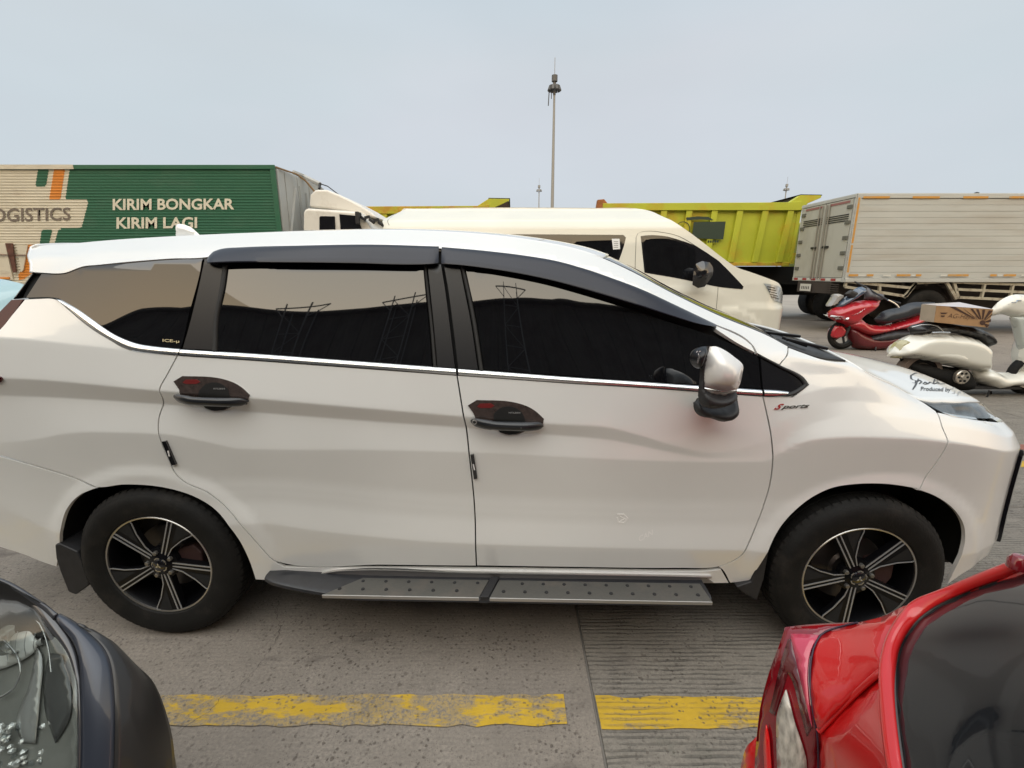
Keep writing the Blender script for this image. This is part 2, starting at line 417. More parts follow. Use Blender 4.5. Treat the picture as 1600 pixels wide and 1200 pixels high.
def font_mesh(text, size=1.0, extrude=0., bold=0., shear=0., align='LEFT', spacing=1.0):
    cu = bpy.data.curves.new('letters', 'FONT'); cu.body = text; cu.size = size; cu.extrude = extrude; cu.offset = bold; cu.shear = shear; cu.align_x = align; cu.space_character = spacing
    cu.resolution_u = 3; o = bpy.data.objects.new('letters', cu); C.objects.link(o); dg = bpy.context.evaluated_depsgraph_get(); me = bpy.data.meshes.new_from_object(o.evaluated_get(dg))
    bpy.data.objects.remove(o); bpy.data.curves.remove(cu); me.materials.clear(); return me
def text_fit(name, text, f, mat, parent=None, bold=0., shear=0., n_sub=0, depth=.0):
    """letters laid into the unit rectangle f(s,t[,h]) -> 3D (s along the line, t up)"""
    me = font_mesh(text, 1, 0, bold, shear); co = np.array([v.co[:] for v in me.vertices]); lo, hi = co.min(0), co.max(0); w_ = np.maximum(hi - lo, 1e-6)
    st = (co - lo) / w_
    for v, (a, b, _) in zip(me.vertices, st): v.co = f(a, b)
    me.update(); me.name = name; return link(name, me, mat, parent)

# ------------------------------------------------------------------ materials
MATS = {}
def mat(name, col=(.5, .5, .5), rough=.5, metal=0., coat=0., coat_r=.04, ior=None, noise=None, bump=None, spec=None, trans=0., emis=None, sheen=None, grime=None, emis_s=1.):
    if name in MATS: return MATS[name]
    m = bpy.data.materials.new(name); m.use_nodes = True; t = m.node_tree; b = t.nodes['Principled BSDF']
    b.inputs['Base Color'].default_value = (*col, 1); b.inputs['Roughness'].default_value = rough; b.inputs['Metallic'].default_value = metal
    b.inputs['Coat Weight'].default_value = coat; b.inputs['Coat Roughness'].default_value = coat_r; b.inputs['Transmission Weight'].default_value = trans
    if ior: b.inputs['IOR'].default_value = ior
    if spec is not None: b.inputs['Specular IOR Level'].default_value = spec
    if emis: b.inputs['Emission Color'].default_value = (*emis, 1); b.inputs['Emission Strength'].default_value = emis_s
    co = t.nodes.new('ShaderNodeTexCoord')
    src = None
    if noise:       # (scale, amount[, detail, stretch])
        n = t.nodes.new('ShaderNodeTexNoise'); n.inputs['Scale'].default_value = noise[0]; n.inputs['Detail'].default_value = noise[2] if len(noise) > 2 else 5
        mp_ = t.nodes.new('ShaderNodeMapping'); mp_.inputs['Scale'].default_value = noise[3] if len(noise) > 3 else (1, 1, 1)
        t.links.new(co.outputs['Object'], mp_.inputs[0]); t.links.new(mp_.outputs[0], n.inputs['Vector'])
        r = t.nodes.new('ShaderNodeMapRange'); r.inputs[1].default_value = .3; r.inputs[2].default_value = .7; r.inputs[3].default_value = 1 - noise[1]; r.inputs[4].default_value = 1 + noise[1]
        t.links.new(n.outputs[0], r.inputs[0]); vm = t.nodes.new('ShaderNodeVectorMath'); vm.operation = 'SCALE'; vm.inputs[0].default_value = col
        t.links.new(r.outputs[0], vm.inputs['Scale']); t.links.new(vm.outputs[0], b.inputs['Base Color']); src = vm.outputs[0]
    if grime:       # (colour, scale, lo, hi, stretch): dirt patches
        n = t.nodes.new('ShaderNodeTexNoise'); n.inputs['Scale'].default_value = grime[1]; n.inputs['Detail'].default_value = 8; n.inputs['Roughness'].default_value = .65
        mp_ = t.nodes.new('ShaderNodeMapping'); mp_.inputs['Scale'].default_value = grime[4] if len(grime) > 4 else (1, 1, 1)
        t.links.new(co.outputs['Object'], mp_.inputs[0]); t.links.new(mp_.outputs[0], n.inputs['Vector'])
        r = t.nodes.new('ShaderNodeMapRange'); r.inputs[1].default_value = grime[2]; r.inputs[2].default_value = grime[3]; t.links.new(n.outputs[0], r.inputs[0])
        x = t.nodes.new('ShaderNodeMix'); x.data_type = 'RGBA'; t.links.new(r.outputs[0], x.inputs[0]); x.inputs[6].default_value = (*col, 1); x.inputs[7].default_value = (*grime[0], 1)
        if src: t.links.new(src, x.inputs[6])
        t.links.new(x.outputs[2], b.inputs['Base Color'])
    if bump:        # (scale, distance[, detail, stretch])
        n = t.nodes.new('ShaderNodeTexNoise'); n.inputs['Scale'].default_value = bump[0]; n.inputs['Detail'].default_value = bump[2] if len(bump) > 2 else 3
        mp_ = t.nodes.new('ShaderNodeMapping'); mp_.inputs['Scale'].default_value = bump[3] if len(bump) > 3 else (1, 1, 1)
        t.links.new(co.outputs['Object'], mp_.inputs[0]); t.links.new(mp_.outputs[0], n.inputs['Vector'])
        bp = t.nodes.new('ShaderNodeBump'); bp.inputs['Distance'].default_value = bump[1]; t.links.new(n.outputs[0], bp.inputs['Height']); t.links.new(bp.outputs[0], b.inputs['Normal'])
    m['b'] = 1; MATS[name] = m; return m
PEARL = mat('pearl_white_paint', (.82, .82, .80), .30, .12, 1.0, .03, noise=(3.0, .02), bump=(1.2, .0006, 1))
BLACKT = mat('satin_black_trim', (.010, .010, .012), .30, spec=.45)
BLACKP = mat('matte_black_plastic', (.018, .018, .020), .55, noise=(40, .2), bump=(900, .0004))
GLOSSB = mat('gloss_black', (.008, .008, .010), .12, coat=1)
TINT = mat('tinted_glass', (.004, .004, .005), .015, ior=1.78)
CHROME = mat('chrome', (.85, .86, .86), .26, 1.0, noise=(30, .03))
SILVER = mat('machined_silver', (.60, .59, .58), .30, .95)
SPOKE = mat('machined_spoke_edge', (.42, .43, .45), .35, .6)
ALU = mat('brushed_aluminium', (.15, .148, .138), .42, .6, noise=(90, .12, 4, (1, 12, 12)), grime=((.2, .18, .16), 9, .5, .75))
TYRE = mat('tyre_rubber', (.006, .0058, .0055), .72, spec=.3, noise=(14, .35), grime=((.030, .026, .022), 9, .52, .85), bump=(160, .0012))
DARK = mat('dark_cavity', (.006, .006, .006), .9)
RUBBER = mat('black_rubber', (.012, .012, .012), .6)
def glassy(name, col, rough=.02, mixf=.25):
    """clear lens: mostly see-through with a gloss"""
    m = bpy.data.materials.new(name); m.use_nodes = True; t = m.node_tree; t.nodes.clear(); o = t.nodes.new('ShaderNodeOutputMaterial')
    tr = t.nodes.new('ShaderNodeBsdfTransparent'); tr.inputs[0].default_value = (*col, 1); gl = t.nodes.new('ShaderNodeBsdfGlossy'); gl.inputs['Roughness'].default_value = rough
    lw = t.nodes.new('ShaderNodeLayerWeight'); lw.inputs[0].default_value = .5; fr = t.nodes.new('ShaderNodeMath'); fr.operation = 'POWER'; fr.inputs[1].default_value = 4.0; t.links.new(lw.outputs['Facing'], fr.inputs[0]); ad = t.nodes.new('ShaderNodeMath'); ad.operation = 'ADD'; ad.inputs[1].default_value = mixf; ad.use_clamp = True
    mxx = t.nodes.new('ShaderNodeMixShader'); t.links.new(fr.outputs[0], ad.inputs[0]); t.links.new(ad.outputs[0], mxx.inputs[0]); t.links.new(tr.outputs[0], mxx.inputs[1]); t.links.new(gl.outputs[0], mxx.inputs[2]); t.links.new(mxx.outputs[0], o.inputs[0]); return m
LENS = glassy('clear_lens', (.86, .88, .88), .03, .04)
# ------------------------------------------------------------------ ground
def concrete(name, groove=.0, paint=None, tone=(.300, .262, .222)):
    m = bpy.data.materials.new(name); m.use_nodes = True; t = m.node_tree; b = t.nodes['Principled BSDF']; n = t.nodes; l = t.links
    b.inputs['Roughness'].default_value = .85
    co = n.new('ShaderNodeTexCoord')
    def noise(scale, detail=6, rough=.6, stretch=(1, 1, 1), dist=0.):
        mp_ = n.new('ShaderNodeMapping'); mp_.inputs['Scale'].default_value = stretch; l.new(co.outputs['Object'], mp_.inputs[0])
        x = n.new('ShaderNodeTexNoise'); x.inputs['Scale'].default_value = scale; x.inputs['Detail'].default_value = detail; x.inputs['Roughness'].default_value = rough; x.inputs['Distortion'].default_value = dist
        l.new(mp_.outputs[0], x.inputs['Vector']); return x.outputs[0]
    def rng(s_, a, b_, c=0., d=1.):
        r = n.new('ShaderNodeMapRange'); r.inputs[1].default_value = a; r.inputs[2].default_value = b_; r.inputs[3].default_value = c; r.inputs[4].default_value = d; l.new(s_, r.inputs[0]); return r.outputs[0]
    def mul(a, b_):
        x = n.new('ShaderNodeMath'); x.operation = 'MULTIPLY'; l.new(a, x.inputs[0])
        if isinstance(b_, float): x.inputs[1].default_value = b_
        else: l.new(b_, x.inputs[1])
        return x.outputs[0]
    def mixc(f, a, b_):
        x = n.new('ShaderNodeMix'); x.data_type = 'RGBA'
        if isinstance(f, float): x.inputs[0].default_value = f
        else: l.new(f, x.inputs[0])
        for s_, v in ((6, a), (7, b_)):
            if isinstance(v, tuple): x.inputs[s_].default_value = (*v, 1)
            else: l.new(v, x.inputs[s_])
        return x.outputs[2]
    fine = noise(90, 6, .75); mid = noise(7, 8, .7); big = noise(.9, 5, .55, dist=.6)
    c = mixc(rng(mid, .3, .7), tuple(v * .80 for v in tone), tuple(v * 1.15 for v in tone))
    c = mixc(rng(fine, .35, .7), mixc(.0, tuple(v * .60 for v in tone), (0, 0, 0)), c)
    # large dark tyre-rubbed and oily stains
    c = mixc(mul(rng(big, .50, .68), .60), c, (.150, .128, .112))
    st = noise(1.7, 6, .6, (1, 2.2, 1), 1.2); c = mixc(mul(rng(st, .58, .72), .65), c, (.085, .070, .062))
    # pits: irregular dark holes of two sizes
    h = None
    for sc_, th, rv in ((60, .34, .56), (26, .24, .50), (150, .34, .50)):
        v = n.new('ShaderNodeTexVoronoi'); v.inputs['Scale'].default_value = sc_; v.inputs['Randomness'].default_value = 1
        wv = n.new('ShaderNodeVectorMath'); wv.operation = 'ADD'; nn = n.new('ShaderNodeTexNoise'); nn.inputs['Scale'].default_value = sc_ * 2.2; nn.inputs['Detail'].default_value = 2
        sc2 = n.new('ShaderNodeVectorMath'); sc2.operation = 'SCALE'; sc2.inputs['Scale'].default_value = .6 / sc_; l.new(nn.outputs['Color'], sc2.inputs[0]); l.new(co.outputs['Object'], nn.inputs['Vector'])
        l.new(co.outputs['Object'], wv.inputs[0]); l.new(sc2.outputs[0], wv.inputs[1]); l.new(wv.outputs[0], v.inputs['Vector'])
        sepc = n.new('ShaderNodeSeparateColor'); l.new(v.outputs['Color'], sepc.inputs[0])
        pit = mul(rng(v.outputs['Distance'], th, th * .55), rng(sepc.outputs[0], rv, rv + .04)); dens = rng(noise(2.3, 3), .38, .6, .25, 1.); pit = mul(pit, dens)
        c = mixc(mul(pit, .62), c, (.060, .045, .036)); h = pit if h is None else h
    hs = []
    if groove > 0:
        wv = n.new('ShaderNodeTexWave'); wv.bands_direction = 'Y'; wv.inputs['Scale'].default_value = 15; wv.inputs['Distortion'].default_value = 3.4; wv.inputs['Detail'].default_value = 3; wv.inputs['Detail Scale'].default_value = 1.6
        mp_ = n.new('ShaderNodeMapping'); mp_.inputs['Scale'].default_value = (.25, 1, 1); l.new(co.outputs['Object'], mp_.inputs[0]); l.new(mp_.outputs[0], wv.inputs['Vector'])
        dash = rng(noise(7, 7, .78, (.8, 1.6, 1)), .42, .58); g = mul(mul(rng(wv.outputs['Fac'], .55, .15), dash), groove); hs.append(g)
        c = mixc(mul(g, .50), c, (.050, .048, .042))
        gg = noise(2.6, 6, .7); c = mixc(mul(rng(gg, .60, .74), .35 * groove), c, (.075, .088, .062))
    if paint:
        wear = noise(6.5, 9, .72, (.55, 1.3, 1)); wear2 = noise(1.3, 3, .5)
        ad = n.new('ShaderNodeMath'); ad.operation = 'ADD'; l.new(mul(wear, .72), ad.inputs[0]); l.new(mul(wear2, .42), ad.inputs[1])
        k = rng(ad.outputs[0], paint[1], paint[1] + .05, 0, 1.); k = mul(k, rng(h, 0, 1, .96, .1))
        if groove > 0: k = mul(k, rng(hs[0], 0, 1, 1, .45))
        # a thin film of old paint stays between the bold patches
        k2 = n.new('ShaderNodeMath'); k2.operation = 'MAXIMUM'; l.new(k, k2.inputs[0]); l.new(mul(rng(fine, .42, .58), .45), k2.inputs[1])
        c = mixc(k2.outputs[0], c, mixc(rng(mid, .3, .7), tuple(v * .78 for v in paint[0]), paint[0]))
    l.new(c, b.inputs['Base Color'])
    bp = n.new('ShaderNodeBump'); bp.inputs['Distance'].default_value = .004; bp.inputs['Strength'].default_value = .8
    s1 = n.new('ShaderNodeMath'); s1.operation = 'SUBTRACT'; l.new(mul(fine, .5), s1.inputs[0]); l.new(h, s1.inputs[1]); hh = s1.outputs[0]
    if hs: s2 = n.new('ShaderNodeMath'); s2.operation = 'SUBTRACT'; l.new(hh, s2.inputs[0]); l.new(mul(hs[0], 1.3), s2.inputs[1]); hh = s2.outputs[0]
    l.new(hh, bp.inputs['Height']); l.new(bp.outputs[0], b.inputs['Normal']); return m
CON_S = concrete('concrete_smooth', .14); CON_G = concrete('concrete_grooved', .9, tone=(.272, .244, .206))
CON_F = mat('concrete_far', (.30, .275, .245), .9, noise=(.5, .18, 8), grime=((.15, .135, .12), .25, .45, .75))
YEL_S = concrete('yellow_line_paint', .12, ((.60, .38, .022), .545)); YEL_G = concrete('yellow_line_paint_grooved', .8, ((.60, .38, .022), .445))
g = MB(); g.add([(-900, -900, -.012), (900, -900, -.012), (900, 900, -.012), (-900, 900, -.012)], [(0, 1, 2, 3)])
tag(g.build('ground', CON_F, smooth=0), kind='structure')
yard = empty('concrete_yard'); tag(yard, kind='structure')
xs = [-19.7, -14.7, -9.7, -4.7, .29, 5.3, 10.3, 15.3, 20.3]; ys = [-9.2, -5.2, -1.2, 2.79, 6.8, 10.8, 14.8]
for i in range(len(xs) - 1):
    for j in range(len(ys) - 1):
        gr = (i >= 4 and j <= 3) or (j == 3 and i % 2 == 0); gp = .0035
        m_ = MB(); m_.box(xs[i] + gp, xs[i + 1] - gp, ys[j] + gp, ys[j + 1] - gp, -.010, 0.0)
        m_.build('concrete_slab', CON_G if gr else CON_S, yard, smooth=0, bevel=.003, seg=1)
def line(xa, xb, ya, yb, m_, par, seed):
    rnd = random.Random(seed); n = max(2, int((xb - xa) / .05)); top = [(xa + (xb - xa) * i / n, yb + rnd.uniform(-.006, .006)) for i in range(n + 1)]; bot = [(xa + (xb - xa) * i / n, ya + rnd.uniform(-.006, .006)) for i in range(n + 1)]
    V = [(x, y, .004) for x, y in bot] + [(x, y, .004) for x, y in top]; F = [(i, i + 1, n + 2 + i, n + 1 + i) for i in range(n)]
    mb = MB(); mb.add(V, F); return mb.build('painted_line', m_, par, smooth=0)
def crack(P_, wd, seed):
    rnd = random.Random(seed); q = smooth_loop(np.array([list(ath(a, b, 0))[:2] for a, b in P_]), .012, False); V = []
    for i, (x, y) in enumerate(q): j = .004 * math.sin(i * 1.7) + rnd.uniform(-.0025, .0025); w_ = wd * rnd.uniform(.4, 1.1); V += [(x + j - w_, y + j, .0052), (x + j + w_, y + j + w_ * .4, .0052)]
    mb = MB(); mb.add(V, [(2 * i, 2 * i + 1, 2 * i + 3, 2 * i + 2) for i in range(len(q) - 1)]); mb.build('crack', mat('crack_dark', (.035, .028, .024), .95), yard, smooth=0)
crack([(440, 925), (432, 960), (437, 985), (405, 1040), (372, 1075), (345, 1092), (330, 1112), (300, 1130), (272, 1152)], .0008, 3); crack([(437, 985), (415, 1010), (395, 1018)], .0006, 5)
ma = empty('bay_marking', (0, 0, 0)); tag(ma, kind='structure')
line(-4.5, .185, 1.275, 1.392, YEL_S, ma, 1); line(.297, 9.0, 1.265, 1.385, YEL_G, ma, 2); 
line(-4.5, .27, 3.42, 3.54, YEL_S, ma, 3); line(.31, 9.0, 3.42, 3.54, YEL_G, ma, 4)
RED_L = concrete('worn_red_paint', .6, ((.30, .10, .07), .56)); 
mb = MB(); mb.add([(3.4, 4.05, .004), (7.5, 2.9, .004), (7.5, 3.05, .004), (3.4, 4.22, .004)], [(0, 1, 2, 3)]); o = mb.build('painted_line', RED_L, ma, smooth=0)

# ------------------------------------------------------------------ buildings behind the camera, seen in the windows of the white car
SHEET = mat('old_sheet_cladding', (.085, .08, .07), .75, noise=(2, .3, 6, (4, 4, .4)), grime=((.04, .03, .025), 1.2, .45, .7))
def hall(tops, y, lab):
    """shed whose front wall follows the sloping eaves line given as (x, height)"""
    cx = sum(t[0] for t in tops) / len(tops); h_ = empty('warehouse', (cx, y, 0), 0, lab, 'warehouse'); T = [(x - cx, z) for x, z in tops]
    for (xa, za), (xb, zb_) in zip(T, T[1:]):
        n = max(1, int((xb - xa) / .9))
        for i in range(n):
            x0 = xa + (xb - xa) * i / n; x1 = xa + (xb - xa) * (i + 1) / n; z0 = za + (zb_ - za) * i / n; z1 = za + (zb_ - za) * (i + 1) / n
            MB().prism([(x0 + .01, 0), (x1 - .01, 0), (x1 - .01, z1 - .12), (x0 + .01, z0 - .12)], -.06 - .04 * (i % 2), 0).build('cladding_panel', SHEET, h_, smooth=0)
    MB().prism([(T[0][0], 0), (T[-1][0], 0)] + [(x, z - .15) for x, z in T[::-1]], -9, -.12).build('wall', SHEET, h_, smooth=0)
    m_ = MB()
    for (xa, za), (xb, zb_) in zip(T, T[1:]): m_.prism([(xa, za - .1), (xb, zb_ - .1), (xb, zb_), (xa, za)], -9.2, .25)
    m_.build('roof', SHEET, h_, smooth=0)
    for k in range(3):
        xc = T[0][0] + (T[-1][0] - T[0][0]) * (k + .5) / 3; MB().box(xc - 2, xc + 2, 0.02, .1, .05, 4.6).build('shutter_door', mat('shutter_grey', (.12, .12, .12), .6), h_, smooth=0)
hall([(-48, 19.0), (-32, 19.0), (-25.5, 17.6), (-20, 14.7), (-16.5, 13.4), (-11.3, 12.5), (-7, 11.9), (-2.9, 11.5)], -13.5, 'dark warehouse behind the camera mirrored in the rear windows, roof rising leftwards')
hall([(-2.7, 11.4), (.3, 11.6), (2.9, 12.1), (5, 12.9), (12, 14.5), (34, 14.5)], -13.6, 'dark warehouse behind the camera mirrored in the front window, roof rising rightwards')
STEEL = mat('galvanised_steel', (.22, .22, .22), .5, .6)
for x, y, hgt, lab in ((-9.6, -13.0, 12.3, 'lattice tower behind the camera, left of the other'), (-5.2, -13.1, 11.9, 'lattice tower behind the camera between the warehouses'), (.2, -13.0, 11.9, 'tallest lattice tower behind the camera mirrored in the front window')):
    t_ = MB(); w2 = .45
    for sx in (-w2, w2):
        for sy in (-.3, .3): t_.bar((sx, sy, 0), (sx, sy, hgt), .045)
    k = 0
    while k * .9 < hgt - .9:
        z0 = k * .9; s_ = 1 if k % 2 else -1; t_.bar((-w2 * s_, .3, z0), (w2 * s_, .3, z0 + .9), .022); t_.bar((-w2, .3, z0), (w2, .3, z0), .022); k += 1
    t_.bar((-w2 - .6, 0, hgt), (w2 + .6, 0, hgt), .04); t_.bar((-w2 - .6, 0, hgt), (-w2, .3, hgt - .7), .03); t_.bar((w2 + .6, 0, hgt), (w2, .3, hgt - .7), .03)
    o = t_.build('lattice_tower', STEEL, smooth=0); o.location = (x, y, 0); tag(o, lab, 'tower', 'lattice towers behind the camera')
# ------------------------------------------------------------------ the white car
PSI = R(1.55)
car = empty('parked_car', (-.017, 2.508, 0), -PSI, 'white pearl people carrier parked side on with black window visors and running board', 'car')
def curv(u):
    k = .018
    if u > 1.58: k += 2.4 * min(1, (u - 1.58) / .30)
    if u < -1.98: k += 1.6 * min(1, (-1.98 - u) / .25)
    return k
W = Surf((-.017, 2.508, 0), -PSI, .878, curv, (-2.75, 2.9))
K0 = [(-200, 870, -.03), (0, 890, -.028), (250, 905, -.03), (465, 912, -.03), (1120, 912, -.03), (1300, 915, -.03), (1479, 915, -.02), (1560, 900, -.02), ('uz', 2.4, .20, -.02)]
K1 = [(-200, 775, .0), (0, 792, .0), (90, 830, .0), (250, 828, .004), (400, 817, .006), (500, 830, .007), (700, 848, .007), (900, 855, .007), (1180, 860, .006), (1300, 864, .004), (1450, 868, .002), (1551, 850, .004), ('uz', 2.4, .42, .004)]
K2 = [(-200, 735, .0), (0, 755, .0), (90, 770, -.002), (250, 770, -.004), (400, 765, -.006), (700, 790, -.008), (1000, 800, -.008), (1200, 800, -.006), (1400, 790, -.002), (1551, 790, .0), ('uz', 2.4, .55, .0)]
K3 = [(-200, 690, .006), (0, 692, .008), (60, 686, .012), (100, 678, .014), (150, 675, .016), (250, 678, .015), (330, 692, .012), (380, 702, .011), (450, 703, .010), (560, 703, .010), (747, 707, .010), (900, 715, .008), (1111, 722, .004), (1190, 722, .005), (1222, 707, .010), (1250, 693, .015), (1280, 686, .019), (1334, 683, .022), (1412, 685, .022), (1481, 691, .018), (1537, 699, .010), (1575, 706, .004), ('uz', 2.4, .80, .0)]
K4 = [(-200, 610, -.006), (0, 618, -.006), (250, 631, -.006), (390, 643, -.005), (500, 652, -.004), (720, 668, -.003), (856, 679, -.002), (942, 686, -.001), (999, 696, .0), (1055, 708, .001), (1111, 716, .002), (1190, 712, .003), (1222, 694, .005), (1250, 672, .002), (1280, 658, -.006), (1334, 648, -.014), (1412, 652, -.018), (1481, 664, -.018), (1537, 674, -.018), (1575, 682, -.020), ('uz', 2.4, .86, -.05)]
K5 = [(-200, 585, .010), (0, 591, .014), (250, 611, .016), (390, 622, .016), (500, 632, .016), (725, 651, .014), (856, 662, .012), (942, 667, .009), (999, 680, .006), (1055, 697, .004), (1111, 708, .002), (1190, 690, .0), (1222, 660, -.003), (1250, 645, -.010), (1280, 632, -.022), (1334, 626, -.038), (1412, 638, -.042), (1481, 650, -.042), (1537, 660, -.045), (1565, 668, -.05), ('uz', 2.4, .90, -.09)]
K6 = [(-200, 520, -.012), (0, 528, -.012), (130, 540, -.012), (207, 548, -.014), (400, 562, -.015), (714, 586, -.015), (1017, 606, -.016), (1154, 616, -.018), (1235, 618, -.024), (1300, 606, -.044), (1352, 606, -.060), (1397, 618, -.066), (1440, 631, -.070), (1480, 643, -.074), (1534, 655, -.085), ('uz', 2.4, .93, -.13)]
K7 = [(-100, 455, -.13), (30, 440, -.135), (130, 418, -.140), (326, 406, -.142), (500, 414, -.142), (690, 416, -.142), (775, 422, -.140), (850, 436, -.137), (900, 450, -.134), (1000, 480, -.122), (1107, 512, -.104), (1184, 552, -.080), (1235, 575, -.065), (1262, 583, -.064), (1340, 585, -.080), (1397, 608, -.088), (1440, 627, -.092), (1519, 632, -.11), ('uz', 2.4, .95, -.17)]
K8 = [(-100, 430, -.18), (48, 405, -.185), (130, 397, -.19), (327, 388, -.192), (475, 384, -.195), (600, 382, -.195), (687, 385, -.195), (750, 391, -.193), (825, 400, -.190), (900, 414, -.183), (1000, 449, -.162), (1050, 474, -.148), (1119, 507, -.128), (1184, 541, -.102), (1235, 556, -.085), (1285, 563, -.085), (1336, 573, -.095), (1397, 604, -.100), (1440, 625, -.104), (1519, 629, -.13), ('uz', 2.4, .96, -.20)]
K9 = [(-100, 402, -.27), (60, 385, -.27), (107, 381, -.275), (275, 369, -.285), (400, 364, -.290), (500, 361, -.292), (625, 360, -.292), (750, 366, -.290), (825, 375, -.286), (900, 390, -.278), (940, 403, -.268), (990, 426, -.252), (1050, 458, -.230), (1125, 494, -.200), (1200, 525, -.160), (1230, 541, -.135), (1285, 556, -.125), (1336, 569, -.120), (1397, 601, -.122), (1440, 621, -.13), (1519, 626, -.15), ('uz', 2.4, .97, -.23)]
ARF, ARR = [W.px2uz([(a, b)], off=.0)[0] for a, b in ((1345, 900), (250, 882))]
def flare(u, z):
    r = 0
    for (uc, zc), ax, az in ((ARF, .475, .425), (ARR, .475, .425)):
        d = np.sqrt(((u - uc - .012) / ax) ** 2 + ((z - zc) / az) ** 2); t = np.clip((1.04 - d) / .15, 0, 1); r = r + .011 * t * t * (3 - 2 * t)
    return r * (z > .2)
W.set_knots([K0, K1, K2, K3, K4, K5, K6, K7, K8, K9], flare, delta=.0055, soft=(2, .10, .075))
def uz_at(px, py): return W.px2uz([(px, py)])[0]
# traced edges
ARCH_R = [(93.5, 852), (95, 830), (104.5, 797), (124, 775), (154, 762), (192, 758), (247, 761), (289, 771), (316, 783), (344, 805), (371, 841), (388, 874), (399, 906)]
ARCH_F = [(1202, 859.5), (1215, 832), (1238, 803), (1269, 778), (1301, 763), (1341, 757), (1384, 757), (1427, 763), (1465, 778), (1491, 798), (1505, 821), (1507, 844), (1502, 867), (1479, 914)]
REAR_GAP = [(277.5, 555), (262, 584), (249, 609), (254, 622), (248, 655), (250, 685), (265, 720), (271, 735), (287, 752), (325, 770), (360, 800), (385, 830), (412, 860), (427, 875), (445, 881)]
MID_GAP = [(714, 586), (729, 671), (736, 735), (742, 802), (744.5, 884)]
FR_GAP = [(1192, 619), (1199, 650), (1205, 682), (1207.6, 720), (1201, 765), (1186, 810), (1167, 855), (1156, 870), (1140, 879), (1122, 886)]
BELT_LO = [(127, 500), (150, 517), (175, 532), (190, 541), (207, 547.5), (240, 552), (277.5, 555)]
CHR_LO_Q = [(87, 467), (105, 481), (127, 500), (150, 517), (175, 532), (190, 541), (207, 547.5), (240, 552), (278, 555)]
CHR_UP_Q = [(94, 469), (118, 483), (142, 500), (160, 513), (175, 522.5), (193, 531), (212, 537.5), (240, 542), (281, 546)]
def belt_lo(x): return float(np.interp(x, [278, 400, 714, 900, 1017, 1089, 1154, 1192, 1235], [555, 563, 586, 599, 606, 611.5, 616, 618.5, 619]))
def belt_up(x): return float(np.interp(x, [278, 400, 714, 900, 1017, 1089, 1154, 1192, 1235], [546, 553.5, 576.5, 590.5, 598, 603, 607.5, 609.5, 612]))
SEAM_R = [(-60, 694), (0, 712), (50, 726), (100, 741), (125, 750), (147, 760)]
SEAM_F = [(1437, 765), (1481, 689), (1472, 667), (1462, 642)]

PL = dict(mat=PEARL, parent=car, aspect=.36)
panel(W, 'rear_quarter_panel', [('uz', -2.14, .98), (-50, 700), (0, 712), (50, 726), (100, 741), (125, 750), (147, 760)] + [] + ARCH_R[4:] + [(430, 906.5), (434, 879)] + REAR_GAP[::-1][1:] + CHR_LO_Q[::-1] + [(60, 466), (39, 467), (20, 490), (0, 514), (-60, 570)], **PL)
rd = empty('rear_door', parent=car); fd = empty('front_door', parent=car)
panel(W, 'rear_bumper', [(147, 761), (125, 751), (100, 742), (50, 727), (0, 713), (-50, 701), ('uz', -2.14, .97), ('uz', -2.5, .98), ('uz', -2.7, .7), ('uz', -2.6, .36), (-60, 862), (0, 855), (35, 866), (70, 880), (89, 886)] + ARCH_R[:5], **PL)
dr = panel(W, 'door_skin', REAR_GAP[:1] + REAR_GAP[1:] + [(600, 883), (744.5, 884.5)] + MID_GAP[::-1][1:] + [(x, belt_lo(x)) for x in (620, 500, 400, 330)], PEARL, rd, aspect=.33)
df = panel(W, 'door_skin', MID_GAP[:1] + MID_GAP[1:] + [(900, 886.5), (1060, 888), (1122, 886)] + FR_GAP[::-1][1:] + [(x, belt_lo(x)) for x in (1154, 1017, 900, 800)], PEARL, fd, aspect=.33)
panel(W, 'front_fender', FR_GAP[:1] + FR_GAP[1:] + [(1128, 890), (1140, 911), (1169, 911), (1190, 880)] + ARCH_F[:8] + [(1437, 765), (1481, 689), (1472, 667), (1462, 642), (1436, 625), (1397, 603), (1352, 581), (1336, 570), (1328, 565), (1285, 561), (1258, 552), (1231, 542), (1217, 571), (1256, 591), (1263, 601), (1238, 620)], PEARL, car, aspect=.33)
panel(W, 'front_bumper', ARCH_F[7:] + [(1510, 893), (1536, 873), ('uz', 2.10, .345), ('uz', 2.30, .34), ('uz', 2.30, .90), ('uz', 2.12, .90), (1534, 656), (1487, 648), (1463, 643), (1472, 667), (1481, 689), (1437, 765)], PEARL, car, aspect=.33)
panel(W, 'rocker_panel', [(432, 880), (445, 886.5), (600, 888), (744, 889.5), (900, 891.5), (1060, 893.5), (1100, 893), (1127, 889.8), (1139, 911), (1000, 912), (745, 910), (550, 908), (465, 906), (428, 907)], PEARL, car, inset=.001)
# sill garnish with a bright edge
panel(W, 'sill_garnish', [(464, 905), (497, 898), (531, 893), (745, 896), (1000, 900.5), (1100, 902), (1115, 911), (1000, 911.5), (745, 910), (540, 908.5)], mat('grey_sill_metal', (.27, .26, .26), .35, .6), car, lift=.006, inset=0, flange=.01)
strip(W, 'sill_bright_edge', [(464, 904.5), (497, 897), (531, 891.5), (745, 894.5), (1000, 899), (1112, 901.5)], [(466, 906), (498, 899), (531, 893.5), (745, 896.8), (1000, 901), (1113, 903.3)], SILVER, car, lift=.009, bulge=.002)
